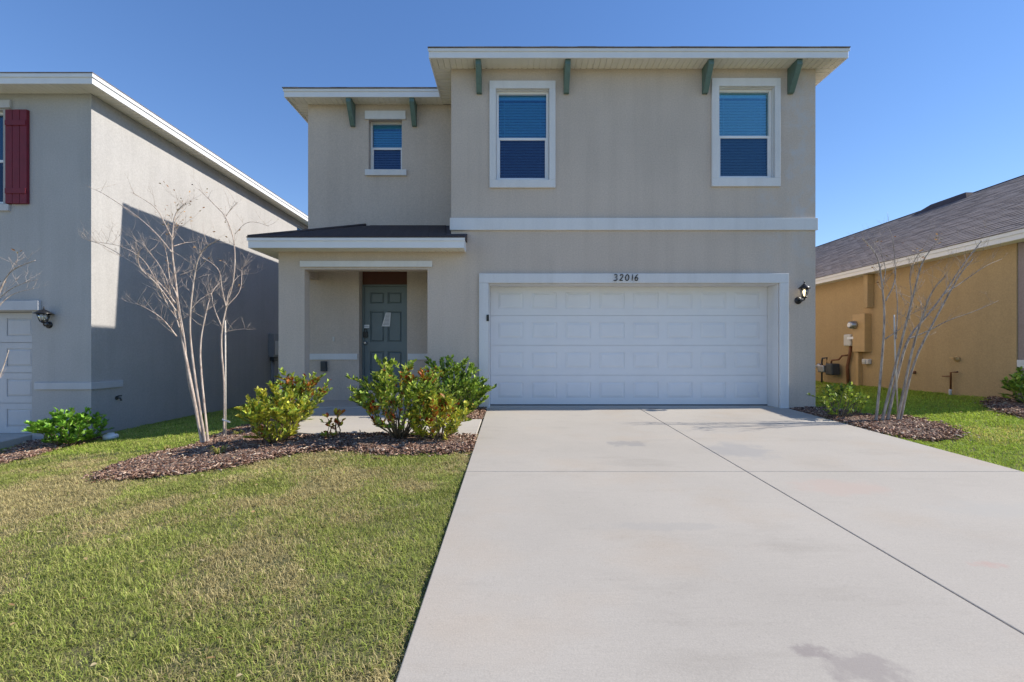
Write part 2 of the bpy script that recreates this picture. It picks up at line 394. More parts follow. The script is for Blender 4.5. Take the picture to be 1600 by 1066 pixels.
# ------------------------------------------------------------------ shared building parts
def fascia_board(mb, x0, x1, y0, y1, z0, z1): mb.box(x0, x1, y0, y1, z0, z1)
def soffit_mesh(x0, x1, y0, y1, z, along='x', step=.102):
    """grooved vinyl soffit, boards run across the overhang"""
    mb = MB()
    a0, a1 = (x0, x1) if along == 'x' else (y0, y1)
    n = max(1, round((a1 - a0) / step)); w = (a1 - a0) / n
    for i in range(n):
        p, q = a0 + i * w + .004, a0 + (i + 1) * w - .004
        if along == 'x': mb.box(p, q, y0, y1, z, z + .012)
        else: mb.box(x0, x1, p, q, z, z + .012)
    if along == 'x': mb.box(x0, x1, y0, y1, z + .012, z + .02)
    else: mb.box(x0, x1, y0, y1, z + .012, z + .02)
    return mb
def hip_roof(x0, x1, y0, y1, z, pitch, t=.025):
    w, l = x1 - x0, y1 - y0; mb = MB()
    if w <= l: h = w / 2 * pitch; r0, r1 = ((x0 + x1) / 2, y0 + w / 2, z + t + h), ((x0 + x1) / 2, y1 - w / 2, z + t + h); order = 'y'
    else: h = l / 2 * pitch; r0, r1 = (x0 + l / 2, (y0 + y1) / 2, z + t + h), (x1 - l / 2, (y0 + y1) / 2, z + t + h); order = 'x'
    b_ = [(x0, y0, z), (x1, y0, z), (x1, y1, z), (x0, y1, z)]; tp = [(x, y, zz + t) for x, y, zz in b_]
    v = b_ + tp + [r0, r1]
    f = [(3, 2, 1, 0), (0, 1, 5, 4), (1, 2, 6, 5), (2, 3, 7, 6), (3, 0, 4, 7)]
    if order == 'y': f += [(4, 5, 8), (5, 6, 9, 8), (6, 7, 9), (7, 4, 8, 9)]
    else: f += [(4, 5, 9, 8), (5, 6, 9), (6, 7, 8, 9), (7, 4, 8)]
    return mb.add(v, f)
def window(house, x0, x1, z0, z1, yw, kind='trim', trim=None, glass=('glass_blue', 'glass_screen'), rec=.09, slat=.05, wall_axis='y', interior=True):
    """single-hung window in a wall whose face is at y=yw; recess goes to +y"""
    yf = yw + rec
    fr = MB(); t = .035; zm = z0 + (z1 - z0) * .475
    fr.box(x0, x0 + t, yf, yf + .07, z0, z1); fr.box(x1 - t, x1, yf, yf + .07, z0, z1)
    fr.box(x0 + t, x1 - t, yf, yf + .07, z0, z0 + t * .8); fr.box(x0 + t, x1 - t, yf, yf + .07, z1 - t, z1)
    w = fr.build('window', 'vinyl_white', house, bevel=.003)
    sa = MB(); s_ = .022
    a, b_ = x0 + t, x1 - t
    # lower sash sits proud, meeting rail
    sa.box(a, b_, yf + .012, yf + .045, zm - .022, zm + .022)
    sa.box(a, a + s_, yf + .012, yf + .045, z0 + t * .8, zm - .022); sa.box(b_ - s_, b_, yf + .012, yf + .045, z0 + t * .8, zm - .022)
    sa.box(a + s_, b_ - s_, yf + .012, yf + .045, z0 + t * .8, z0 + t * .8 + .03)
    sa.build('sash', 'vinyl_white', w, bevel=.002)
    p = MB(); p.box(a, b_, yf + .045, yf + .049, zm + .022, z1 - t); p.build('pane', glass[0], w, label='upper pane with closed blind behind')
    p = MB(); p.box(a + s_, b_ - s_, yf + .026, yf + .03, z0 + t * .8 + .03, zm - .022); p.build('pane', glass[1], w, label='darker lower pane behind a screen')
    bl = MB(); z = z1 - t - .07; yb = yf + .10
    bl.box(a - .01, b_ + .01, yb - .02, yb + .02, z, z1 - t + .01)
    while z > z0 + .02:
        z -= slat
        bl.hexa([(a, yb + .012, z - .014), (b_, yb + .012, z - .014), (b_, yb + .016, z - .014), (a, yb + .016, z - .014),
                 (a, yb - .016, z + .012), (b_, yb - .016, z + .012), (b_, yb - .012, z + .012), (a, yb - .012, z + .012)])
    for q in (.12, .88):
        xx = a + (b_ - a) * q; bl.box(xx - .003, xx + .003, yb - .021, yb - .019, z0, z1 - t)
    bo = bl.build('blind', 'blind', w)
    if interior:
        it = MB(); it.box(x0 - .05, x1 + .05, yf + .20, yf + .22, z0 - .05, z1 + .05); it.build('room_backing', 'interior', w)
    return w

# ================================================================== MAIN HOUSE
HX0, HX1, HM = -4.05, 5.265, -1.055
SOF, HB = 5.88, 14.0
house = thing('two_storey_house', 'greige two-storey stucco house with white two-car garage door and recessed porch', 'house', (.6, 0, 0))
GO = (-.405, 4.625, -.3, 2.158)                       # garage opening
PO = (-3.60, -1.466, -.3, 2.40)                       # porch opening
W1 = ((775 - 800) / 90.06, (858 - 800) / 90.06, CH + (550 - 282) / 90.06, CH + (550 - 140) / 90.06)
W2 = ((1122.5 - 800) / 90.06, (1209 - 800) / 90.06, CH + (550 - 279) / 90.06, CH + (550 - 136.5) / 90.06)
fw = MB()
wall_grid(fw, (HM, HX1, -.3, SOF), [GO, W1, W2, (HM - 1, PO[1], -1, PO[3])], 0, .2)
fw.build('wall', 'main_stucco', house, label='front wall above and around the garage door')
fw = MB(); wall_grid(fw, (HX0, HM, -.5, 2.71), [PO], 0.0, .2)
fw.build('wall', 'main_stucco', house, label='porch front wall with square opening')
ws = 78.7
W3 = ((576 - 800) / ws, (628 - 800) / ws, CH + (550 - 265) / ws, CH + (550 - 186) / ws)
fw = MB(); wall_grid(fw, (HX0, HM + .2, -.6, SOF), [W3, (-3.037, -2.084, .214, 2.61)], 1.15, 1.45)
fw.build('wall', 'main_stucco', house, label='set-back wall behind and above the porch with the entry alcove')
sw = MB()
sw.box(HX1 - .2, HX1, .2, HB, -.3, SOF); sw.box(HX0, HX0 + .2, .2, 1.149, 2.40, 2.71); sw.box(HX0, HX0 + .2, 1.45, HB, -.6, SOF)
sw.box(HX0 + .2, HX1 - .2, HB - .2, HB, -.6, SOF)
sw.box(HM, HM + .2, .2, 1.15, 2.9, SOF)
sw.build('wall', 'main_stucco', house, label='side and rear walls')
# ---- porch interior: back wall with door alcove
PB = 1.15; DS = 76.7
D0, D1, DT = -3.036, -2.085, 2.609
pw = MB(); pw.box(PO[1] + .002, PO[1] + .2, .2, PB - .001, -.3, 2.71)
pw.build('wall', 'main_stucco', house, label='porch side wall')
pf = MB(); pf.box(HX0 + .005, PO[1], .2, PB - .001, -.6, .012); pf.box(PO[0] + .001, PO[1] - .001, .002, .2, -.4, .012); pf.build('porch_floor', 'walk', house, bevel=.006)
pc = MB(); pc.box(HX0 + .2, HM + .1, .2, PB - .001, 2.66, 2.70); pc.build('porch_ceiling', 'white_stucco', house)
tb = MB(); za, zb = .815, .935
tb.box(HX0 + .002, D0 - .03, PB - .03, PB - .001, za, zb)
tb.build('trim_band', 'white_stucco', house, bevel=.004, label='white band left of the entry door'); tb = MB()
tb.box(D1 + .02, PO[1] - .0, PB - .03, PB - .001, za, zb)
tb.build('trim_band', 'white_stucco', house, bevel=.004, label='white band right of the entry door')
# door
dd = PB + .23
tr = MB(); tr.box(D0 + .002, D1 - .002, dd - .02, dd + .03, 2.335, DT - .002); tr.build('transom', 'brown', house, label='dark brown transom panel over the door')
f = MB(); f.box(D0 + .002, D0 + .035, dd - .05, dd + .05, .216, 2.333); f.box(D1 - .035, D1 - .002, dd - .05, dd + .05, .216, 2.333); f.box(D0 + .035, D1 - .035, dd - .05, dd + .05, 2.30, 2.333)
f.build('door_frame', 'door_teal', house, bevel=.003)
th_ = MB(); th_.box(D0 + .036, D1 - .036, dd - .06, dd + .04, .216, .24); th_.build('threshold', 'metal', house)
a, b_ = D0 + .038, D1 - .038; dz0, dz1 = .244, 2.297; DW, DHH = b_ - a, dz1 - dz0
cells = []
for (ca, cb) in ((.13, .46), (.54, .87)):
    for (za, zb) in ((.08, .36), (.45, .76), (.83, .945)):
        cells.append((a + ca * DW, a + cb * DW, dz0 + za * DHH, dz0 + zb * DHH))
dm = MB(); wall_grid(dm, (a, b_, dz0, dz1), cells, dd - .02, dd + .008); dm.box(a, b_, dd + .008, dd + .02, dz0, dz1)
door = dm.build('front_door', 'door_teal', house, bevel=.003, label='grey-teal six-panel entry door')
for c in cells:
    pm = MB(); i = .018
    pm.hexa([(c[0] + i, dd + .007, c[2] + i), (c[1] - i, dd + .007, c[2] + i), (c[1] - i, dd + .007, c[3] - i), (c[0] + i, dd + .007, c[3] - i),
             (c[0] + 2.2 * i, dd - .012, c[2] + 2.2 * i), (c[1] - 2.2 * i, dd - .012, c[2] + 2.2 * i), (c[1] - 2.2 * i, dd - .012, c[3] - 2.2 * i), (c[0] + 2.2 * i, dd - .012, c[3] - 2.2 * i)])
    pm.build('door_panel', 'door_teal', door)
kx = (572 - 800) / 76.9
h = MB(); h.lathe(kx, CH + (550 - 536) / 76.7, [(.03, dd - .022), (.03, dd - .03), (.012, dd - .032), (.012, dd - .06), (.03, dd - .065), (.033, dd - .08), (.02, dd - .092)], 14, axis='y'); h.build('door_knob', 'metal', door)
lb = MB(); lb.box(kx - .05, kx + .04, dd - .06, dd - .021, 1.26, 1.38); lb.tube([(kx - .03, dd - .04, 1.38), (kx - .03, dd - .04, 1.43), (kx + .02, dd - .04, 1.43), (kx + .02, dd - .04, 1.38)], .008)
tag(lb.build('lock_box', 'black', bevel=.006), 'small black lock box on the left edge of the entry door', 'lock box')
lc = MB(); lc.box(kx - .055, kx + .065, dd - .024, dd - .0215, 1.455, 1.52); lc.box(kx - .045, kx + .055, dd - .0248, dd - .0241, 1.485, 1.493, 1)
tag(lc.build('door_sticker', ['white_tag', 'ink']), 'small white sticker above the lock box on the door', 'sticker')
# tilted notice on the door
nx0 = (603.5 - 800) / 76.9; nz0 = CH + (550 - 499.5) / 76.9
nt_ = MB()
c = [(-.09, -.14), (.075, -.14), (.10, .14), (-.005, .14)]
v = [(nx0 + x, dd - .026 - (.012 if z > 0 else 0), nz0 + z) for x, z in c] + [(nx0 + x, dd - .024 - (.012 if z > 0 else 0), nz0 + z) for x, z in c]
nt_.hexa([v[0], v[1], v[2], v[3], v[4], v[5], v[6], v[7]])
for k in range(9):
    z = .108 - k * .027; t_ = (z + .14) / .28; xl = -.09 + .085 * t_ + .02; xr = .075 + .025 * t_ - .02
    yy = dd - .0275 - .012 * t_ - (.004 if .4 < t_ < .9 else .002)
    nt_.add([(nx0 + xl, yy, nz0 + z), (nx0 + xr, yy, nz0 + z), (nx0 + xr, yy, nz0 + z + .009), (nx0 + xl, yy, nz0 + z + .009)], [(0, 1, 2, 3)], 1)
tag(nt_.build('paper_notice', ['paper', 'ink']), 'white printed notice hanging askew on the front door', 'notice')
ob = MB(); ox, oz = -3.36, .97 - 22 / 77; 
p = at(506.5, 572.5, PB - .02); ob.box(p.x - .06, p.x + .06, PB - .06, PB - .001, p.z - .1, p.z + .1); ob.box(p.x - .045, p.x + .045, PB - .075, PB - .06, p.z - .02, p.z + .085)
tag(ob.build('outlet_box', 'dark_grey', bevel=.008), 'dark covered outlet box low on the porch rear wall', 'outlet')
p = at(521, 530, PB - .02); ob = MB(); ob.box(p.x - .02, p.x + .02, PB - .02, PB - .001, p.z - .045, p.z + .045); ob.box(p.x - .008, p.x + .008, PB - .026, PB - .02, p.z - .01, p.z + .01)
tag(ob.build('doorbell', 'pale_box', bevel=.004), 'tiny pale doorbell button on the porch wall left of the door', 'doorbell')
# small pale block at the pier's foot
pb = MB(); pb.box(-4.10, -3.97, -.075, -.003, -.36, -.02); pb.build('pier_foot_block', 'white_stucco', house, bevel=.006)
# ---- trims
lt = MB(); lt.box((468 - 800) / 90.5, (675 - 800) / 90.5, -.035, -.001, 2.44, 2.545); lt.build('lintel_trim', 'white_stucco', house, bevel=.005)
bd = MB(); bd.box(HM - .02, HX1 + .02, -.04, -.001, 3.075, 3.285); bd.box(HM - .02, HM - .001, -.001, 1.14, 3.075, 3.285)
bd.build('trim_band', 'white_stucco', house, bevel=.006, label='wide white band between the two storeys')
gt = MB(); oy = -.045
gt.box(-.57, GO[0] - .001, oy, -.001, -.06, 2.158); gt.box(GO[1] + .001, 4.78, oy, -.001, -.06, 2.158); gt.box(-.57, 4.78, oy, -.001, 2.160, 2.325)
gt.box(GO[0], GO[0] + .012, -.001, .38, -.06, 2.146); gt.box(GO[1] - .012, GO[1], -.001, .38, -.06, 2.146); gt.box(GO[0], GO[1], -.001, .38, 2.146, 2.158)
gt.build('garage_trim', 'white_stucco', house, bevel=.006)
def frame_trim(o, W, y):   # o outer rect, W inner rect
    t_ = MB(); a0, a1, c0, c1 = o; y0 = y - .04
    t_.box(a0, W[0] - .001, y0, y - .001, W[2], W[3]); t_.box(W[1] + .001, a1, y0, y - .001, W[2], W[3])
    t_.box(a0, a1, y0, y - .001, W[3] + .0, c1); t_.box(a0, a1, y0, y - .001, c0, W[2])
    # painted reveal
    t_.box(W[0], W[0] + .008, y - .001, y + .1, W[2], W[3]); t_.box(W[1] - .008, W[1], y - .001, y + .1, W[2], W[3])
    t_.box(W[0] + .008, W[1] - .008, y - .001, y + .1, W[3] - .008, W[3]); t_.box(W[0] + .008, W[1] - .008, y - .001, y + .1, W[2], W[2] + .008)
    return t_
s9 = 90.5
def PR(x0, x1, y0, y1, s): return ((x0 - 800) / s, (x1 - 800) / s, CH + (550 - y1) / s, CH + (550 - y0) / s)
frame_trim(PR(764.8, 868, 126, 293, s9), W1, 0).build('window_trim', 'white_stucco', house, bevel=.004)
frame_trim(PR(1112.6, 1220, 122, 291, s9), W2, 0).build('window_trim', 'white_stucco', house, bevel=.004)
t3 = MB(); r = PR(569.8, 633.6, 173, 186, 79); t3.box(r[0], r[1], 1.11, 1.149, r[2], r[3]); t3.build('window_head_trim', 'white_stucco', house, bevel=.004)
t3 = MB(); r = PR(570.4, 635, 265, 274, 79); t3.box(r[0], r[1], 1.10, 1.149, r[2], r[3]); t3.build('window_sill', 'white_stucco', house, bevel=.004)
window(house, W1[0] + .01, W1[1] - .01, W1[2] + .01, W1[3] - .01, 0, rec=.06)
window(house, W2[0] + .01, W2[1] - .01, W2[2] + .01, W2[3] - .01, 0, rec=.06, glass=('glass_teal', 'glass_screen_teal'))
window(house, W3[0] + .0, W3[1] - .0, W3[2] + .0, W3[3] - .0, 1.15, rec=.13)
# ---- eaves
def fascias(*boxes, name='fascia', parent=house, mat='white'):
    mb = MB()
    for b4 in boxes: mb.box(*b4)
    return mb.build(name, mat, parent, bevel=.005)
FZ0, FZ1 = SOF - .02, 6.015
fascias((-1.385, 5.595, -.33, -.305, FZ0, FZ1)); fascias((5.57, 5.595, -.304, HB + .3, FZ0, FZ1)); fascias((-1.385, -1.36, -.304, .84, FZ0, FZ1))
fascias((-4.375, -1.386, .84, .865, FZ0, FZ1)); fascias((-4.375, -4.35, .866, HB + .3, FZ0, FZ1)); fascias((-4.375, 5.595, HB + .301, HB + .325, FZ0, FZ1))
# gutter-like drip lip along the top of the front fascia
dl = MB(); dl.box(-1.40, 5.61, -.345, -.331, FZ1 - .05, FZ1 - .003); dl.box(-4.39, -1.40, .825, .839, FZ1 - .05, FZ1 - .003); dl.build('drip_edge', 'white', house, bevel=.003)
for args in ((-1.36, 5.57, -.305, -.001, SOF, 'x'), (-1.36, HM - .001, .0, 1.14, SOF, 'y'), (5.266, 5.57, .0, HB + .3, SOF, 'y'),
             (-4.35, -1.36, .865, 1.149, SOF, 'x'), (-4.35, -4.051, 1.15, HB + .3, SOF, 'y')):
    o = soffit_mesh(*args).build('soffit', 'vinyl', house); o['kind'] = 'stuff'
hip_roof(-1.40, 5.61, -.35, HB + .34, FZ1 + .001, .30, .008).build('roof', 'shingle', house)
hip_roof(-4.39, 5.58, .815, HB + .345, FZ1 + .0012, .30, .008).build('roof', 'shingle', house)
# shingle edge courses visible along the eaves
se = MB(); x = -1.40
while x < 5.6:
    w = .31; se.box(x + .003, min(x + w, 5.61), -.362, -.20, FZ1 + .003 + random.uniform(0, .003), FZ1 + .012 + random.uniform(0, .006)); x += w
x = -4.40
while x < -1.42:
    w = .31; se.box(x + .003, min(x + w, -1.41), .803, .95, FZ1 + .003 + random.uniform(0, .003), FZ1 + .012 + random.uniform(0, .006)); x += w
o = se.build('eave_shingles', 'shingle', house); o['kind'] = 'stuff'
# ---- brackets
prof = [(-.001, SOF - .004), (-.001, 5.435), (-.06, 5.435), (-.285, 5.79), (-.285, SOF - .004)]
for px, y in ((749, 0), (884.5, 0), (1100.5, 0), (1234, 0), (547, 1.15), (643, 1.15)):
    x = (px - 800) * (y + CD) / F; 
    if px in (547, 643): x = (px + 5 - 800) * (y + CD) / F
    mb = MB(); mb.prism([(p[0] + y, p[1]) for p in prof], 'x', x - .045, x + .045); mb.build('eave_bracket', 'teal', house, bevel=.004)
# ---- porch roof
PZ0, PZ1 = 2.706, 2.865
fascias((-4.35, -.795, -.355, -.33, PZ0 - .012, PZ1)); fascias((-4.375, -4.35, -.355, 1.16, PZ0 - .012, PZ1)); fascias((-.82, -.795, -.329, -.002, PZ0 - .012, PZ1))
dl = MB(); dl.box(-4.39, -.78, -.37, -.356, PZ1 - .055, PZ1 - .004); dl.build('drip_edge', 'white', house, bevel=.003)
for args in ((-4.35, -.82, -.33, -.001, PZ0, 'x'), (-4.35, -4.051, .0, 1.15, PZ0, 'y')):
    o = soffit_mesh(*args).build('soffit', 'vinyl', house); o['kind'] = 'stuff'
pr = MB(); q = .40; zt = PZ1 + .004
e = (-4.40, -.375); yb = 1.149; ht = zt + (yb - e[1]) * q
hx = e[0] + (yb - e[1])
pr.add([(e[0], e[1], zt), (HM - .002, e[1], zt), (HM - .002, yb, ht), (hx, yb, ht), (e[0], yb, zt),
        (e[0], e[1], PZ1), (HM - .002, e[1], PZ1), (HM - .002, yb, PZ1), (e[0], yb, PZ1)],
       [(0, 1, 2, 3), (0, 3, 4), (5, 8, 7, 6), (0, 5, 6, 1), (1, 6, 7, 2), (2, 7, 8, 4, 3), (4, 8, 5, 0)])
pr.add([(HM - .002, e[1], zt), (-.775, e[1], zt), (-.775, -.002, zt + (-.002 - e[1]) * q), (HM - .002, -.002, zt + (-.002 - e[1]) * q),
        (HM - .002, e[1], PZ1), (-.775, e[1], PZ1), (-.775, -.002, PZ1), (HM - .002, -.002, PZ1)],
       [(0, 1, 2, 3), (7, 6, 5, 4), (0, 4, 5, 1), (1, 5, 6, 2), (2, 6, 7, 3), (3, 7, 4, 0)])
proof = pr.build('porch_roof', 'shingle_dark', house, label='low hipped charcoal shingle roof over the porch')
def tab_mesh(name, w, l, t=.006, mat='shingle_dark'):
    mb = MB(); mb.hexa([(0, 0, 0), (w, 0, 0), (w, l, -.0), (0, l, -.0), (0, 0, t * 1.6), (w, 0, t * 1.6), (w, l, .001), (0, l, .001)]); return mb.mesh(name, mat)
tabm = tab_mesh('shingle', .295, .16)
ang = math.atan(q); row = 0; yy = e[1] - .008
while yy < yb - .1:
    xr = HM - .01 if yy > -.15 else -.785
    x = e[0] + (yy - e[1]) + .02 + (.15 if row % 2 else 0)
    while x + .3 < xr:
        o = link(tabm, 'shingle', proof, loc=(x, yy, zt + (yy - e[1]) * q + .003)); o.rotation_euler = (ang, 0, 0); x += .30
    yy += .13; row += 1
rc = MB(); rc.tube([(e[0] + .02, e[1] + .02, zt + .02), (hx - .02, yb - .02, ht + .015)], .022, 6); rc.build('hip_cap', 'shingle_dark', proof)
# ---- garage door
gy = .33; GW = (GO[0] + .012, GO[1] - .012); nsec = 4; sh = 2.155 / 4
gd = MB(); gd.box(GW[0], GW[1], gy + .03, gy + .05, 0.01, 2.15)
gdoor = gd.build('garage_door', 'door_white', house, label='white sectional garage door of four rows of raised panels')
for k in range(4):
    z0, z1 = .012 + k * sh, .012 + (k + 1) * sh - .004
    sb = MB(); cw = (GW[1] - GW[0] - .12) / 8; cl = []
    for j in range(8):
        x0 = GW[0] + .06 + j * cw
        cl.append((x0 + .075, x0 + cw - .075, z0 + .12, z1 - .115))
    wall_grid(sb, (GW[0] + .004, GW[1] - .004, z0, z1), cl, gy, gy + .010); sb.box(GW[0] + .004, GW[1] - .004, gy + .010, gy + .029, z0, z1)
    sb.build('door_section', 'door_white', gdoor, bevel=.004)
    for c in cl:
        i = .006; j2 = .05; pm = MB()
        pm.hexa([(c[0] + i, gy + .010, c[2] + i), (c[1] - i, gy + .010, c[2] + i), (c[1] - i, gy + .010, c[3] - i), (c[0] + i, gy + .010, c[3] - i),
                 (c[0] + j2, gy - .002, c[2] + j2), (c[1] - j2, gy - .002, c[2] + j2), (c[1] - j2, gy - .002, c[3] - j2), (c[0] + j2, gy - .002, c[3] - j2)])
        pm.build('raised_panel', 'door_white', gdoor)
sl = MB(); sl.box(GW[0], GW[1], gy - .004, gy + .03, .0041, .022); sl.build('door_seal', 'rubber', gdoor)
ss = MB(); ss.box(GO[0] - .035, GO[0] + .01, -.062, -.046, 1.50, 1.61); ss.lathe((GO[0] - .012), 1.58, [(.009, -.063), (.009, -.066)], 10, axis='y')
tag(ss.build('door_sensor', 'black', bevel=.005), 'small black keypad on the left edge of the white garage trim', 'keypad')
# ---- house numbers 32016
G = {'3': [[(.05, .9), (.3, 1), (.62, .9), (.66, .72), (.32, .54), (.62, .42), (.7, .22), (.5, .03), (.2, 0), (0, .08)]],
     '2': [[(.08, .78), (.2, .96), (.45, 1), (.68, .86), (.62, .62), (.3, .28), (.02, .03), (.3, .06), (.72, .02)]],
     '0': [[(.36, 1), (.12, .85), (.02, .5), (.12, .15), (.36, 0), (.6, .15), (.7, .5), (.6, .85), (.36, 1)]],
     '1': [[(.3, 1), (.29, .5), (.28, 0)]],
     '6': [[(.62, 1), (.3, .75), (.08, .38), (.14, .1), (.36, 0), (.62, .1), (.68, .32), (.5, .5), (.25, .46), (.1, .3)]]}
nx_ = (958.5 - 800) / 90.6
for ch in '32016':
    mb = MB()
    for st in G[ch]:
        mb.tube([(nx_ + x * .088 + z * .008, oy - .012, 2.197 + z * .108) for x, z in st], [.0085 if 0 < i < len(st) - 1 else .006 for i in range(len(st))], 6)
    mb.build('house_numeral', 'black', house, label='black numeral ' + ch)
    nx_ += {'3': .098, '2': .102, '0': .096, '1': .062, '6': .1}[ch]
# ---- wall lamps
def wall_lamp(x, yw, z, label, bulb, turn=0, k=1.0, wide=1.0):
    t_ = thing('wall_lamp', label, 'wall lamp', (x, yw, z), 'lantern wall lamps beside the garages')
    def B(mb, name, mat, par=None, **kw):
        mb.v = [(x + p[0] * k, yw + p[1] * k, z + p[2] * k) for p in mb.v]; return mb.build(name, mat, par or t_, **kw)
    bp = MB(); bp.lathe(-.03, -.13, [(.062, -.001), (.062, -.018), (.045, -.03), (.02, -.035)], 18, axis='y'); B(bp, 'backplate', 'black')
    ar = MB(); ar.tube([(-.03, -.03, -.13), (-.025, -.09, -.15), (0, -.13, -.13), (0, -.13, -.09)], .012, 8); B(ar, 'arm', 'black')
    c = (0, -.13); bd_ = MB(); bw, tw = .034 * wide, .062 * wide
    bd_.lathe(c[0], c[1], [(.012, -.11), (.03, -.10), (.045, -.085), (.045, -.075)], 12)
    n = 6
    for i in range(n):
        th = math.pi * 2 * i / n + .3
        bd_.tube([(c[0] + bw * 1.1 * math.cos(th), c[1] + bw * 1.1 * math.sin(th), -.078), (c[0] + tw * 1.1 * math.cos(th), c[1] + tw * 1.1 * math.sin(th), .062)], .0045, 4)
    fr_ = B(bd_, 'lantern_frame', 'black')
    gl = MB(); gl.lathe(c[0], c[1], [(bw, -.075), (tw, .06)], 6); B(gl, 'lantern_glass', 'lamp_glass', t_)
    rf = MB(); rf.lathe(c[0], c[1], [(tw * 1.45, .06), (tw * 1.5, .068), (tw * 1.15, .09), (tw * .6, .125), (.015, .145), (.009, .155), (.014, .165), (.009, .178), (.003, .20)], 12 if wide == 1 else 6); B(rf, 'lantern_roof', 'black')
    bu = MB(); bu.lathe(c[0], c[1], [(.010, -.07), (.012, -.04), (.022, -.01), (.024, .012), (.012, .035), (.003, .042)], 12); B(bu, 'bulb', bulb)
    return t_
wall_lamp(4.99, 0, 1.99, 'black six-sided lantern lamp with lit bulb right of the garage door', 'bulb')

# ================================================================== LEFT HOUSE
LX, LS = -7.3, 5.45
lh = thing('neighbour_house', 'pale grey two-storey neighbour house on the left with maroon shutter', 'house', (-9, 0, -.5))
s9 = 90.06
LW = (-9.75, (5 - 800) / s9, CH + (550 - 318) / s9, CH + (550 - 172) / s9)
LG = (-13.2, (50 - 800) / s9, -1, CH + (550 - 487) / s9)
mb = MB(); wall_grid(mb, (-15.5, LX, -.8, LS), [LW, LG], 0, .2); mb.build('wall', 'left_stucco', lh, label='front wall with garage and window')
sx = LX + CD * 0
SW = (7.6, 8.7, 4.3, 5.26)
mb = MB(); wall_grid(mb, (.2, 16.5, -.8, LS), [SW], LX - .2, LX, flip='x'); mb.box(-15.5, -15.3, .2, 16.5, -.8, LS); mb.box(-15.3, LX - .2, 16.3, 16.5, -.8, LS)
mb.build('wall', 'left_stucco', lh, label='long side wall catching sunlight near the eave')
window(lh, LW[0], LW[1], LW[2], LW[3], 0, rec=.08)
wn_ = MB(); wn_.box(LX - .12, LX - .06, SW[0] + .03, SW[1] - .03, SW[2] + .03, SW[3] - .03); wo = wn_.build('window', 'glass_blue', lh)
f = MB(); 
f.box(LX - .1, LX - .04, SW[0], SW[1], SW[3] - .03, SW[3]); f.box(LX - .1, LX - .04, SW[0], SW[1], SW[2], SW[2] + .03); f.box(LX - .1, LX - .04, SW[0], SW[0] + .03, SW[2] + .03, SW[3] - .03); f.box(LX - .1, LX - .04, SW[1] - .03, SW[1], SW[2] + .03, SW[3] - .03)
f.build('window_frame', 'vinyl_white', wo)
f = MB(); f.box(LX - .3, LX - .24, SW[0] - .1, SW[1] + .1, SW[2] - .1, SW[3] + .1); f.build('room_backing', 'interior', wo)
t_ = MB(); r = PR(-150, 15, 156, 168, 90.5); t_.box(r[0], r[1], -.04, -.001, r[2], r[3]); t_.build('window_head_trim', 'trim_left', lh, bevel=.004)
t_ = MB(); r = PR(-150, 13, 319, 329, 90.5); t_.box(r[0], r[1], -.04, -.001, r[2], r[3]); t_.build('window_sill', 'trim_left', lh, bevel=.004)
r = PR(8, 42, 171, 318, 90.6)
t_ = MB(); t_.box(r[0], r[1], -.035, -.001, r[2], r[3])
sh_ = t_.build('shutter', 'maroon', lh, bevel=.003)
wd = (r[1] - r[0]) / 3
for i in range(3):
    t_ = MB(); t_.box(r[0] + i * wd + .004, r[0] + (i + 1) * wd - .004, -.05, -.0352, r[2] + .002, r[3] - .002); t_.build('shutter_board', 'maroon', sh_, bevel=.002)
for zz in (r[2] + .17, r[3] - .28):
    t_ = MB(); t_.box(r[0] + .01, r[1] - .01, -.066, -.0502, zz, zz + .09); t_.build('shutter_batten', 'maroon', sh_, bevel=.002)
# garage header and door
t_ = MB(); r = PR(-420, 60, 470, 485, 90.6); t_.box(r[0], r[1], -.055, -.001, r[2], r[3]); t_.build('garage_header_trim', 'trim_left', lh, bevel=.006)
t_ = MB(); t_.box(LG[0], LG[1], .16, .19, -.48, LG[3]); lg = t_.build('garage_door', 'trim_left', lh)
nh = (LG[3] + .46) / 4
for k in range(4):
    z0 = -.46 + k * nh; t_ = MB(); cw = (LG[1] - LG[0] - .1) / 8; cl = [(LG[0] + .05 + j * cw + .07, LG[0] + .05 + (j + 1) * cw - .07, z0 + .11, z0 + nh - .11) for j in range(8)]
    wall_grid(t_, (LG[0] + .003, LG[1] - .003, z0, z0 + nh - .008), cl, .125, .14); t_.box(LG[0] + .003, LG[1] - .003, .14, .155, z0, z0 + nh - .008); t_.build('door_section', 'trim_left', lg, bevel=.003)
    for c in cl[-2:]:
        pm = MB(); i, j2 = .006, .04
        pm.hexa([(c[0] + i, .14, c[2] + i), (c[1] - i, .14, c[2] + i), (c[1] - i, .14, c[3] - i), (c[0] + i, .14, c[3] - i), (c[0] + j2, .122, c[2] + j2), (c[1] - j2, .122, c[2] + j2), (c[1] - j2, .122, c[3] - j2), (c[0] + j2, .122, c[3] - j2)])
        pm.build('raised_panel', 'trim_left', lg)
t_ = MB(); t_.box((53 - 800) / 90.4, LX + .03, -.03, -.001, .32, .44); t_.box(LX + .001, LX + .03, -.001, .62, .32, .44); t_.build('trim_band', 'trim_left', lh, bevel=.003, label='pale band wrapping the front corner')
fascias((-15.8, -6.98, -.33, -.305, LS - .02, LS + .15), parent=lh); fascias((-7.005, -6.98, -.304, 16.8, LS - .02, LS + .15), parent=lh)
t_ = MB(); t_.box(-6.979, -6.962, -.345, 16.8, LS + .085, LS + .147); t_.box(-15.8, -6.98, -.345, -.331, LS + .085, LS + .147); t_.build('drip_edge', 'white', lh, bevel=.003)
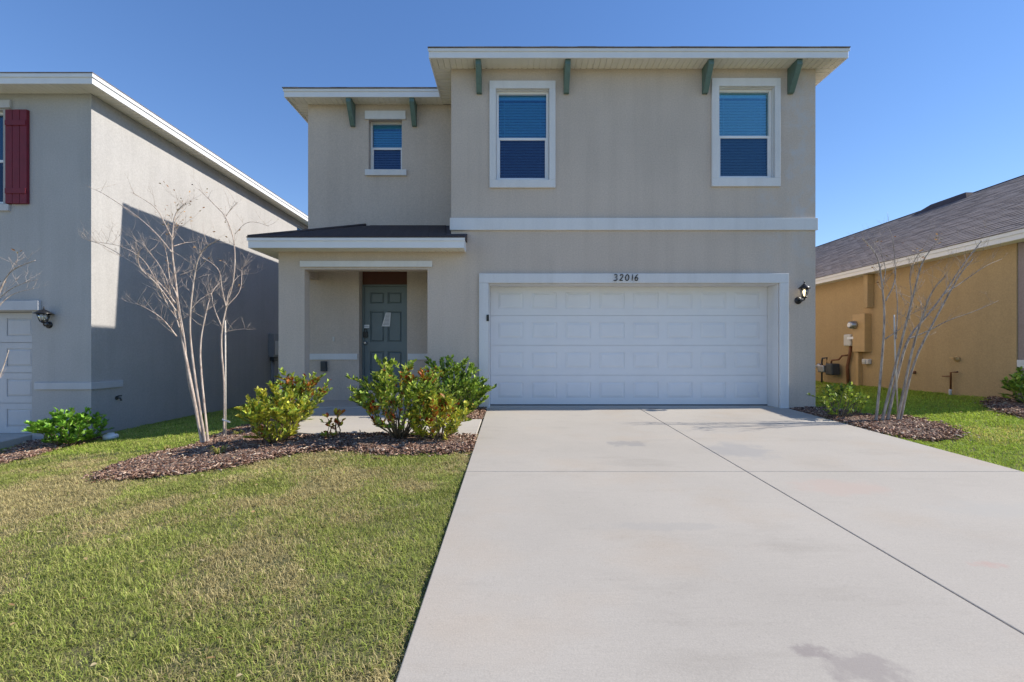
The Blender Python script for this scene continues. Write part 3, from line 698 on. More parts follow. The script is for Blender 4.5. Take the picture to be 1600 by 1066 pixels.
for args in ((-15.8, -7.005, -.305, -.001, LS, 'x'), (-7.299, -7.005, .0, 16.8, LS, 'y')):
    o = soffit_mesh(*args).build('soffit', 'vinyl', lh); o['kind'] = 'stuff'
hip_roof(-15.8, -6.955, -.355, 16.8, LS + .151, .30, .01).build('roof', 'shingle', lh)
wall_lamp((93 - 800) / 88.4, 0, 1.56, "dark flat-roofed lantern lamp beside the grey neighbour's garage", 'bulb_off', wide=1.55, k=.95)
# hose bib and utility cabinet on the side wall
p_y = 7.3 * F / (800 - 182) - CD
t_ = MB(); t_.tube([(LX, p_y, .12), (LX + .07, p_y, .12), (LX + .09, p_y, .07)], .014, 8); t_.tube([(LX + .06, p_y - .04, .16), (LX + .06, p_y + .04, .16)], .012, 8); t_.lathe(p_y, .12, [(.035, LX + .001), (.035, LX + .012)], 12, axis='x')
tag(t_.build('hose_tap', 'dark_grey'), 'small dark hose tap low on the grey side wall', 'tap')
cy0 = 7.3 * F / (800 - 419) - CD
t_ = thing('utility_box', 'grey utility box with conduits on the grey side wall by the porch pier', 'utility box', (LX, cy0, .9))
u = MB(); u.box(LX + .001, LX + .17, cy0, cy0 + .5, .82, 1.52); u.build('cabinet', 'grey_box', t_, bevel=.01)
u = MB(); u.box(LX + .17, LX + .185, cy0 + .06, cy0 + .44, .88, 1.3); u.build('cabinet_door', 'pale_box', t_, bevel=.004)
u = MB(); u.box(LX + .02, LX + .14, cy0 + .05, cy0 + .3, .70, .819); u.build('junction_box', 'dark_grey', t_, bevel=.01)
for dy in (.1, .2):
    u = MB(); u.tube([(LX + .06, cy0 + dy, .70), (LX + .06, cy0 + dy, -.6)], .022, 8); u.build('conduit', 'grey_box', t_)
p = on_ground(173, 687)
t_ = MB(); t_.lathe(p.x, p.y, [(.10, p.z + .0), (.10, p.z + .07), (.085, p.z + .085), (.05, p.z + .09), (.045, p.z + .11), (.01, p.z + .112)], 18)
tag(t_.build('cleanout_cap', 'white_tag'), 'small white round cap in the grass at the grey wall', 'cap')

# ================================================================== RIGHT HOUSE
RX, RY0, RS = 8.37, -.35, 2.775
rh = thing('bungalow', 'ochre single-storey neighbour bungalow on the right with grey shingle roof', 'house', (10, 0, .2))
mb = MB(); mb.box(RX, RX + .2, RY0 + .002, 18, -.2, RS); mb.box(RX + .2, 18.4, 17.8, 18, -.2, RS); mb.box(18.2, 18.4, RY0 + .2, 17.8, -.2, RS); mb.build('wall', 'right_stucco', rh, label='long ochre side wall')
mb = MB(); mb.box(RX + .02, 18.4, RY0 - .1, RY0 + .001, .84, RS); mb.box(RX + .02, 18.4, RY0 - .1, RY0 + .001, -.2, .70); mb.build('wall', 'right_front', rh, label='taupe front wall')
mb = MB(); mb.box(RX + .0, 18.4, RY0 - .14, RY0 - .0, .702, .838); mb.build('trim_band', 'white_stucco', rh, bevel=.004)
fascias((8.07, 8.095, RY0 - .4, 18.3, RS - .01, 2.917), parent=rh); fascias((8.095, 18.7, RY0 - .4, RY0 - .375, RS - .01, 2.917), parent=rh)
t_ = MB(); t_.box(8.05, 8.069, RY0 - .415, 18.3, 2.85, 2.914); t_.box(8.07, 18.7, RY0 - .415, RY0 - .401, 2.85, 2.914); t_.build('drip_edge', 'white', rh, bevel=.003)
for args in ((8.095, 8.369, RY0 - .374, 18.3, RS, 'y'), (8.37, 18.7, RY0 - .374, RY0 - .101, RS, 'x')):
    o = soffit_mesh(*args).build('soffit', 'vinyl', rh); o['kind'] = 'stuff'
rz = 2.918; pq = .5; rx0, ry0, ry1 = 8.045, RY0 - .42, 18.3; ridge = 13.28
rzr = rz + (ridge - rx0) * pq; hw = ridge - rx0
t_ = MB(); x1 = ridge + hw
t_.add([(rx0, ry0, rz), (x1, ry0, rz), (x1, ry1, rz), (rx0, ry1, rz), (ridge, ry0 + .9, rzr), (ridge, ry1 - hw, rzr)],
       [(3, 2, 1, 0), (0, 1, 4), (1, 2, 5, 4), (2, 3, 5), (3, 0, 4, 5)])
rroof = t_.build('roof', 'shingle', rh)
ang2 = math.atan(pq); L = math.hypot(hw, hw * pq); exp_ = .143
def rp(u_, y):  # u_ along slope from eave
    return Vector((rx0 + u_ * math.cos(ang2), y, rz + u_ * math.sin(ang2)))
nrm = Vector((-math.sin(ang2), 0, math.cos(ang2))); su = Vector((math.cos(ang2), 0, math.sin(ang2)))
tabs = []; k = 0
while k * exp_ < L - .05:
    u0 = k * exp_ - .01; tmin = (u0 / L) * .9; y = ry0 + tmin + (.17 if k % 2 else 0)
    while y < ry1 - 1 - max(0, u0 - .2) * 1.0 * math.cos(ang2):
        tabs.append((u0, y)); y += .333
    k += 1
camv = Vector((0, -CD, CH))
tabs.sort(key=lambda t: (rp(*t) - camv).length)
mbt = MB(); 
def tabv(u0, y, th, o=Vector((0, 0, 0))):
    w, l = .325, exp_ + .03
    P = lambda uu, yy, h: rp(u0, y) - o + su * uu + Vector((0, yy, 0)) + nrm * h
    return [P(0, 0, .001), P(0, w, .001), P(l, w, .0005), P(l, 0, .0005), P(0, 0, th), P(0, w, th), P(l, w, .003), P(l, 0, .003)]
tm = []
for j in range(3):
    q_ = MB(); q_.hexa(tabv(0, 0, .009 + .003 * j, rp(0, 0))); tm.append(q_.mesh('shingle', 'shingle'))
near = [t for t in tabs][:260]
for (u0, y) in near:
    link(random.choice(tm), 'shingle', rroof, loc=rp(u0, y))
for (u0, y) in tabs[260:]:
    mbt.hexa(tabv(u0, y, random.choice((.009, .012, .015))))
o = mbt.build('shingle_courses', 'shingle', rroof); o['kind'] = 'stuff'
t_ = MB(); t_.tube([(ridge, ry0 + .9, rzr), (ridge, ry1 - hw, rzr)], .03, 6); t_.build('ridge_cap', 'shingle_dark', rroof)
# raised roof portion that shows as a dark sliver near the ridge
yA, yB = ridge * F / (1533.5 - 800) - CD, ridge * F / (1440 - 800) - CD
t_ = MB(); t_.add([(ridge - .42, yA, rzr - .21), (ridge + .35, yA, rzr - .15), (ridge + .35, yB, rzr - .15), (ridge - .42, yB, rzr - .21),
                   (ridge - .25, yA + .2, rzr + .02), (ridge + .2, yA + .2, rzr + .02), (ridge + .2, yB - .6, rzr + .02), (ridge - .25, yB - .6, rzr + .02)],
                  [(0, 3, 2, 1), (4, 5, 6, 7), (0, 1, 5, 4), (1, 2, 6, 5), (2, 3, 7, 6), (3, 0, 4, 7)])
t_.build('ridge_vent', 'shingle_dark', rh)
# services on the ochre wall: y position from wall plane
def ry(px): return RX * F / (px - 800) - CD
def rzp(px, py): return CH + (550 - py) * (RX / (px - 800))
t_ = MB(); t_.box(RX - .16, RX - .001, ry(1366), ry(1360), 1.99, RS - .01); t_.build('service_chase', 'right_stucco', rh, bevel=.008)
ya, yb_ = ry(1361.5), ry(1342)
t_ = thing('electric_panel', 'ochre painted electric cabinet with round meter on the bungalow wall', 'electric panel', (RX, ya, 1))
u = MB(); u.box(RX - .16, RX - .001, ya, yb_, rzp(1352, 550), rzp(1360, 490)); u.build('cabinet', 'ochre_paint', t_, bevel=.008)
u = MB(); u.box(RX - .166, RX - .161, ya + .35, ya + .55, rzp(1348, 530), rzp(1348, 526)); u.build('label_plate', 'white_tag', t_)
my, mz = ry(1346), rzp(1346, 508)
u = MB(); u.lathe(my, mz, [(.10, RX - .161), (.10, RX - .20), (.085, RX - .22), (.085, RX - .28), (.06, RX - .30)], 18, axis='x'); u.build('meter', 'metal', t_)
u = MB(); u.lathe(my, mz, [(.055, RX - .301), (.05, RX - .306)], 14, axis='x'); u.build('meter_dial', 'white_tag', t_)
u = MB(); u.box(RX - .10, RX - .001, ry(1347.5), ry(1343.5), 0, rzp(1345, 550) - .002); u.build('conduit', 'ochre_paint', t_, bevel=.006)
t_ = thing('telecom_box', 'pale rounded telecom box with brown cable beside the electric cabinet', 'telecom box', (RX, ry(1331), 1))
u = MB(); u.box(RX - .13, RX - .001, ry(1337), ry(1325.5), rzp(1331, 541), rzp(1331, 522.5)); u.build('enclosure', 'pale_box', t_, bevel=.03)
u = MB(); cyy = ry(1332.5); u.tube([(RX - .05, cyy, rzp(1332, 541)), (RX - .06, cyy + .02, .9), (RX - .05, cyy + .12, .6), (RX - .05, cyy + .08, .1)], .035, 8); u.build('cable_conduit', 'rust', t_)
gyy = ry(1306); gz0 = rzp(1306, 575)
t_ = thing('gas_meter', 'grey gas meter with looped pipes on the bungalow wall', 'gas meter', (RX, gyy, .2))
u = MB(); u.box(RX - .30, RX - .08, ry(1318), ry(1307), rzp(1312, 586), rzp(1312, 568)); u.build('meter_body', 'dark_grey', t_, bevel=.03)
u = MB(); u.box(RX - .34, RX - .12, ry(1306.5), ry(1297), rzp(1303, 582), rzp(1303, 571)); u.build('meter_body', 'metal', t_, bevel=.025)
u = MB(); ye, yf_ = ry(1296), ry(1304); u.tube([(RX - .2, ye, .1), (RX - .2, ye, rzp(1296, 566)), (RX - .2, ye - .02, rzp(1298, 560)), (RX - .2, yf_, rzp(1300, 559)), (RX - .2, yf_, rzp(1304, 570))], .022, 8); u.build('pipe', 'dark_grey', t_)
u = MB(); u.tube([(RX - .2, ry(1311), rzp(1311, 568)), (RX - .2, ry(1312), rzp(1312, 563)), (RX - .15, ry(1320), rzp(1320, 562)), (RX - .1, ry(1322), rzp(1322, 556)), (RX - .05, ry(1328), rzp(1328, 555))], .022, 8); u.build('pipe', 'rust', t_)
u = MB(); u.lathe(ry(1295), rzp(1293, 572), [(.02, RX - .3), (.07, RX - .28), (.07, RX - .22), (.02, RX - .2)], 12, axis='x'); u.tube([(RX - .25, ry(1295), rzp(1293, 572)), (RX - .25, ry(1287), rzp(1288, 573))], .03, 8); u.build('regulator', 'metal', t_)
t_ = MB(); t_.box(RX - .09, RX - .001, ry(1362), ry(1352.5), rzp(1357, 569), rzp(1357, 561)); t_.box(RX - .11, RX - .091, ry(1359), ry(1353.5), rzp(1357, 567), rzp(1357, 561.5))
tag(t_.build('cable_box', 'pale_box', bevel=.01), 'small pale cable box below the electric cabinet', 'cable box')
t_ = MB(); t_.lathe(ry(1497), rzp(1497, 561), [(.05, RX - .001), (.05, RX - .03), (.02, RX - .07), (.02, RX - .10)], 12, axis='x'); t_.box(RX - .12, RX - .06, ry(1500), ry(1493), rzp(1497, 560), rzp(1497, 558))
tag(t_.build('wall_spigot', 'ochre_paint', bevel=.002), 'small ochre painted spigot fixture high on the bungalow wall', 'spigot')
yy0 = ry(1492); t_ = thing('pipe_tap', 'thin rust brown bent pipe with white foot on the bungalow wall', 'pipe', (RX, yy0, .3))
u = MB(); u.tube([(RX - .08, yy0, .22), (RX - .08, yy0, rzp(1492, 582)), (RX - .08, ry(1503), rzp(1503, 581.5))], .016, 8); u.tube([(RX - .06, ry(1477), rzp(1477, 588)), (RX - .08, yy0, rzp(1492, 588))], .01, 6); u.build('pipe', 'rust', t_)
u = MB(); u.tube([(RX - .08, yy0, .10), (RX - .09, yy0, .22), (RX - .08, yy0, .26)], .026, 8); u.build('pipe_foot', 'pale_box', t_)
t_ = MB(); t_.lathe(ry(1430), rzp(1430, 582), [(.03, RX - .001), (.03, RX - .04), (.015, RX - .06)], 12, axis='x'); tag(t_.build('drain_stub', 'rust'), 'small round brown stub low on the bungalow wall behind the tree', 'pipe stub')

# ================================================================== BEDS, MULCH, GRASS
def gp(pts): return [tuple(on_ground(*p)[:2]) for p in pts]
BED_MAIN = [(-.46, -2.28)] + gp([(738, 708), (700, 710), (600, 713), (520, 704), (430, 717), (380, 730), (290, 744), (200, 752), (150, 750), (165, 738), (230, 716), (300, 702), (345, 682), (390, 668), (425, 655)]) + [(-3.95, -.05), (-3.45, -.05), (-3.2, -1.0), (-2.95, -1.95), (-2.62, -2.06), (-1.7, -2.12), (-.46, -2.2)]
BED_STRIP = [(-1.48, -.01), (-1.48, -1.03), (-.46, -1.03), (-.46, -.01)]
BED_RIGHT = [(4.78, -.01), (4.78, -.6), (4.78, -1.6)] + gp([(1425, 689), (1480, 690), (1500, 682), (1470, 668), (1425, 655), (1350, 652), (1315, 648)]) + [(5.5, -.6), (5.27, -.01)]
BED_LEFT = [(-8.3, -.02)] + gp([(-40, 733), (0, 728), (45, 717), (95, 702), (138, 692), (155, 688)]) + [(-7.25, -.01)]
BED_FAR = [(8.3, -.4)] + gp([(1560, 622), (1540, 632), (1555, 645), (1600, 655), (1660, 668)]) + [(9.5, -.5)]
BEDS = [BED_MAIN, BED_STRIP, BED_RIGHT, BED_LEFT, BED_FAR]
HOUSES = [(HX0, HX1, 0, 20), (-16, LX, 0, 20), (RX, 20, RY0 - .1, 20)]
def blocked(x, y, soft=0):
    wob = (fbm(y, x * 0 + 5, .13, 41) - .5) * .10
    r = (x > DX0 + wob) & (x < DX1 - wob)
    r &= y < 0
    for h in HOUSES: r |= (x > h[0]) & (x < h[1]) & (y > h[2])
    r |= (x > -3.5) & (x < -.4) & (y > -2.1 + np.where(x < -2.6, .1, 0)) & (y < 0)
    r |= ((x < -8.35) & (y > -1.75)) | ((x < -6.72) & (y < -1.75) & (y > -9))
    jx = (fbm(x, y, .16, 77) - .5) * .55; jy = (fbm(x, y, .16, 78) - .5) * .55
    for bdp in BEDS: r |= in_poly(x + jx, y + jy, bdp)
    return r
for bi, poly in enumerate(BEDS):
    n = len(poly); arr = np.array(poly); lo, hi = arr.min(0), arr.max(0)
    # densify outline
    out = []
    for i in range(n):
        a = np.array(poly[i]); b_ = np.array(poly[(i + 1) % n]); k = max(1, int(np.linalg.norm(b_ - a) / .1))
        for j in range(k): out.append(a + (b_ - a) * j / k)
    out = np.array(out); m_ = len(out)
    gx, gy_ = np.meshgrid(np.arange(lo[0], hi[0], .08), np.arange(lo[1], hi[1], .08)); gx = gx.ravel() + RNG.uniform(-.02, .02, gx.size); gy_ = gy_.ravel()
    ok = in_poly(gx, gy_, poly)
    dmin = np.min(np.hypot(gx[:, None] - out[None, :, 0], gy_[:, None] - out[None, :, 1]), 1)
    ok &= dmin > .05
    pts = [Vector(p) for p in out] + [Vector(p) for p in zip(gx[ok], gy_[ok])]
    ds = np.concatenate([np.zeros(m_), dmin[ok]])
    vo, eo, fo, *_ = delaunay_2d_cdt(pts, [(i, (i + 1) % m_) for i in range(m_)], [], 1, 1e-5)
    vz = []
    P0 = np.array([[p.x, p.y] for p in pts])
    for v in vo:
        i = int(np.argmin((P0[:, 0] - v.x) ** 2 + (P0[:, 1] - v.y) ** 2)); vz.append((v.x, v.y, gzf(v.x, v.y) + .012 + min(.035, ds[i] * .2) + random.uniform(0, .012)))
    me = bpy.data.meshes.new('mulch_bed'); me.from_pydata(vz, [], [list(f) for f in fo]); me.materials.append(M['mulch'])
    o = structure(link(me, 'mulch_bed'))
    o['label'] = ['long curved mulch bed beside the walkway', 'small mulch strip left of the garage door', 'mulch bed round the tree right of the driveway', "mulch bed at the grey neighbour's corner", 'mulch bed at the front corner of the bungalow'][bi]

def tinted_mesh(name, verts, loops, starts, cols_per_vert, mat):
    me = bpy.data.meshes.new(name); nv = len(verts)
    me.vertices.add(nv); me.vertices.foreach_set('co', verts.astype(np.float32).ravel())
    me.loops.add(len(loops)); me.loops.foreach_set('vertex_index', loops.astype(np.int32))
    me.polygons.add(len(starts)); me.polygons.foreach_set('loop_start', starts.astype(np.int32))
    me.update(calc_edges=True); me.validate()
    at_ = me.color_attributes.new('tint', 'FLOAT_COLOR', 'POINT')
    c4 = np.ones((nv, 4), np.float32); c4[:, :3] = cols_per_vert; at_.data.foreach_set('color', c4.ravel())
    me.materials.append(M[mat]); return me
def vnoise(x, y, s, seed=0):
    r = np.random.default_rng(seed); g_ = r.random((64, 64)); u = (np.asarray(x) / s) % 64; v = (np.asarray(y) / s) % 64
    i = np.floor(u).astype(int) % 64; j = np.floor(v).astype(int) % 64; fu = u - np.floor(u); fv = v - np.floor(v)
    fu = fu * fu * (3 - 2 * fu); fv = fv * fv * (3 - 2 * fv); i2 = (i + 1) % 64; j2 = (j + 1) % 64
    return g_[i, j] * (1 - fu) * (1 - fv) + g_[i2, j] * fu * (1 - fv) + g_[i, j2] * (1 - fu) * fv + g_[i2, j2] * fu * fv
def fbm(x, y, s, seed=0): return (vnoise(x, y, s, seed) * .5 + vnoise(x, y, s / 2.1, seed + 1) * .3 + vnoise(x, y, s / 4.3, seed + 2) * .2)

def grass_patch(name, label, x0, x1, y0, y1, dens, seed, bright=0, ln=(.028, .060), wd=(.0024, .0046), keep=None):
    r = np.random.default_rng(seed); n = int((x1 - x0) * (y1 - y0) * dens)
    x = r.uniform(x0, x1, n); y = r.uniform(y0, y1, n)
    ok = ~blocked(x, y)
    if keep is not None: ok &= keep(x, y)
    clump = .55 * fbm(x, y, .22, seed + 5) + .45 * vnoise(x, y, .075, seed + 15)
    ok &= r.random(n) < np.clip(.05 + 1.9 * clump, 0, 1)
    x = x[ok]; y = y[ok]; n = len(x); clump = clump[ok]; z = gz(x, y)
    az = r.uniform(0, 2 * np.pi, n) + 3 * vnoise(x, y, .12, seed + 9)
    lean = r.uniform(.6, 1.65, n); l = r.uniform(*ln, n) * (.55 + 1.0 * clump); w = r.uniform(*wd, n)
    far = np.clip((y + CD) / 4, .8, 2.0); w = w * far; l = l * (.85 + .15 * far)
    dx, dy = np.cos(az), np.sin(az); px, py = -dy, dx
    m1 = .5; h1 = np.cos(lean * .6) * l * m1; o1 = np.sin(lean * .6) * l * m1
    h2 = h1 + np.cos(lean * 1.25) * l * (1 - m1); o2 = o1 + np.sin(lean * 1.25) * l * (1 - m1)
    V = np.zeros((n, 5, 3))
    V[:, 0] = np.stack([x - px * w / 2, y - py * w / 2, z - .008], 1); V[:, 1] = np.stack([x + px * w / 2, y + py * w / 2, z - .008], 1)
    V[:, 2] = np.stack([x + dx * o1 + px * w / 2, y + dy * o1 + py * w / 2, z + h1], 1); V[:, 3] = np.stack([x + dx * o1 - px * w / 2, y + dy * o1 - py * w / 2, z + h1], 1)
    V[:, 4] = np.stack([x + dx * o2, y + dy * o2, z + h2 - .004], 1)
    base = (np.arange(n) * 5)[:, None]
    loops = (base + np.array([0, 1, 2, 3, 3, 2, 4])).ravel(); starts = (np.arange(n)[:, None] * 7 + np.array([0, 4])).ravel()
    green = np.array([.315, .37, .078]); lush = np.array([.28, .39, .065]); dry = np.array([.50, .42, .20]); olive = np.array([.42, .41, .14])
    pn = fbm(x, y, 1.1, 3) ; p2 = fbm(x, y, .4, 31)
    if bright: k = np.clip((pn - .55) * 2, 0, .35)
    else:
        brown = np.exp(-(((x + 3.9) / 1.8) ** 2 + ((y + 4.2) / .8) ** 2)) * .75 + np.clip((y + 3.8) * .35, 0, .25) * np.clip((x + 5.5) * .6, 0, 1)
        k = np.clip((pn - .47) * 3.4 + (p2 - .5) * 2.4 + .34 + brown, 0, .96)
    strip = (x < -3.0) & (y > -1.9 - (x + 5) * .25) & (x < 0)   # fresher lawn between the houses
    k = np.where(strip, k * .25, k)
    rr = r.random(n)
    c = np.where((rr < k)[:, None], dry, green); c = np.where(((rr >= k) & (r.random(n) < .45))[:, None], olive if not bright else lush, c)
    c = c * r.uniform(.68, 1.32, (n, 1)) * (.90 + .4 * fbm(x, y, .33, 91))[:, None]
    if bright: c = c * np.array([1.28, 1.28, .9])
    c = np.where(strip[:, None], c * np.array([.95, 1.08, .75]), c)
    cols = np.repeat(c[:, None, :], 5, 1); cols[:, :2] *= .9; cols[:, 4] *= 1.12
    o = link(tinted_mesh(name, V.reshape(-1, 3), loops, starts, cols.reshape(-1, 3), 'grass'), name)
    o['kind'] = 'stuff'; tag(o, label, 'grass'); return o
grass_patch('grass', 'short patchy green and straw coloured lawn left of the driveway', -10.5, DX0 + .03, -9.5, -2.0, 15000, 1, keep=lambda x, y: (x > -(y + CD) * 1.117 - 4.2) & (x + y > -13.5))
grass_patch('grass', 'bright green grass in the gap between grey house and garage house', -8.3, -3.3, -2.0, 7.5, 6000, 2, keep=lambda x, y: (x < -4.05) | (y < 0))
grass_patch('grass', 'bright green lawn right of the driveway', DX1 - .02, 10.5, -4.6, -.6, 7500, 3, bright=1, keep=lambda x, y: (x < (y + CD) * 1.117 + 2.0))
grass_patch('grass', 'shaded green grass below the ochre bungalow wall', HX1, 8.4, -.6, 9, 5000, 4, bright=1)

def mulch_chips(poly, dens, seed, label, tone=1.0):
    r = np.random.default_rng(seed); arr = np.array(poly); lo, hi = arr.min(0), arr.max(0); dens *= 1.5
    n = int(np.prod(hi - lo) * dens); x = r.uniform(lo[0] - .04, hi[0] + .04, n); y = r.uniform(lo[1] - .04, hi[1] + .04, n)
    ok = in_poly(x + r.normal(0, .07, n), y + r.normal(0, .07, n), poly); x = x[ok]; y = y[ok]
    # keep off the concrete
    ok = ~((x > DX0 - .01) & (x < DX1 + .01)) & ~((x > -3.0) & (x < -.45) & (y > -2.02) & (y < -1.08)); x = x[ok]; y = y[ok]; n = len(x)
    out = arr; z = gz(x, y) + .022 + r.uniform(0, .035, n)
    l = r.uniform(.007, .025, n) * r.choice([1, 1, 1.7], n); w = r.uniform(.003, .009, n); t = r.uniform(.002, .005, n)
    az = r.uniform(0, 2 * np.pi, n); ti = r.normal(0, .3, n); ro = r.normal(0, .5, n)
    a = np.stack([np.cos(az) * np.cos(ti), np.sin(az) * np.cos(ti), np.sin(ti)], 1)
    b_ = np.stack([-np.sin(az) * np.cos(ro), np.cos(az) * np.cos(ro), np.sin(ro)], 1); c_ = np.cross(a, b_)
    ce = np.stack([x, y, z], 1); V = np.zeros((n, 8, 3)); s_ = [(-1, -1, -1), (1, -1, -1), (1, 1, -1), (-1, 1, -1), (-1, -1, 1), (1, -1, 1), (1, 1, 1), (-1, 1, 1)]
    for i, (p, q_, u_) in enumerate(s_): V[:, i] = ce + a * (p * l * (.7 if q_ > 0 else 1))[:, None] + b_ * (q_ * w)[:, None] + c_ * (u_ * t)[:, None]
    fs = np.array([(0, 3, 2, 1), (4, 5, 6, 7), (0, 1, 5, 4), (1, 2, 6, 5), (2, 3, 7, 6), (3, 0, 4, 7)]).ravel()
    loops = ((np.arange(n) * 8)[:, None] + fs).ravel(); starts = np.arange(n * 6) * 4
    pal = np.array([(.12, .065, .045), (.24, .15, .11), (.40, .28, .205), (.56, .42, .32), (.30, .185, .14), (.62, .52, .40)])
    c = pal[r.choice(6, n, p=[.30, .28, .15, .06, .18, .03])] * r.uniform(.8, 1.25, (n, 1)) * tone
    o = link(tinted_mesh('mulch_chips', V.reshape(-1, 3), loops, starts, np.repeat(c[:, None], 8, 1).reshape(-1, 3), 'chip'), 'mulch_chips'); o['kind'] = 'stuff'; tag(o, label, 'mulch')
mulch_chips(BED_MAIN, 3200, 21, 'dark brown bark chips in the long bed beside the walkway')
mulch_chips(BED_STRIP, 2600, 22, 'bark chips in the strip left of the garage door', 1.25)
mulch_chips(BED_RIGHT, 3000, 23, 'bark chips around the tree right of the driveway', 1.1)
mulch_chips(BED_LEFT, 2200, 24, 'pale bark chips under the shrub by the grey house', 1.25)
mulch_chips(BED_FAR, 1500, 25, 'bark chips at the front corner of the bungalow', .9)
# fallen leaves
def leaf_mesh_arrays(P, A, Nn, Ln, Wd, cols):
    n = len(P); A = A / np.linalg.norm(A, axis=1, keepdims=True); B = np.cross(A, Nn); B /= np.maximum(np.linalg.norm(B, axis=1, keepdims=True), 1e-6); U = np.cross(B, A)
    V = np.zeros((n, 6, 3)); L_, W_ = Ln[:, None], Wd[:, None]
    V[:, 0] = P; V[:, 1] = P + A * L_ * .3 + B * W_ * .42 + U * W_ * .16; V[:, 2] = P + A * L_ * .68 + B * W_ * .38 + U * W_ * .12 - U * L_ * .04
    V[:, 3] = P + A * L_ - U * L_ * .12; V[:, 4] = P + A * L_ * .68 - B * W_ * .38 + U * W_ * .12 - U * L_ * .04; V[:, 5] = P + A * L_ * .3 - B * W_ * .42 + U * W_ * .16
    loops = ((np.arange(n) * 6)[:, None] + np.array([0, 1, 2, 3, 3, 4, 5, 0])).ravel(); starts = (np.arange(n * 2) * 4)
    return V.reshape(-1, 3), loops, starts, np.repeat(cols[:, None], 6, 1).reshape(-1, 3)
n = 420; x = RNG.uniform(-7, 9, n * 3); y = RNG.uniform(-6.5, -.8, n * 3); ok = ~((x > DX0 - .1) & (x < DX1 + .1)) & ~((x > -3.2) & (x < -.4) & (y > -2.2)); x, y = x[ok][:n], y[ok][:n]
P = np.stack([x, y, gz(x, y) + .05 + RNG.uniform(0, .02, len(x))], 1); th = RNG.uniform(0, 6.28, len(x)); A = np.stack([np.cos(th), np.sin(th), RNG.normal(0, .2, len(x))], 1)
Nn = np.stack([RNG.normal(0, .3, len(x)), RNG.normal(0, .3, len(x)), np.ones(len(x))], 1)
pal = np.array([(.45, .33, .16), (.36, .22, .10), (.55, .45, .26)]); cc = pal[RNG.integers(0, 3, len(x))]
o = link(tinted_mesh('fallen_leaves', *leaf_mesh_arrays(P, A, Nn, RNG.uniform(.02, .04, len(x)), RNG.uniform(.012, .02, len(x)), cc), 'leaf'), 'fallen_leaves'); o['kind'] = 'stuff'; tag(o, 'dry tan leaves scattered on lawn and beds', 'fallen leaves')

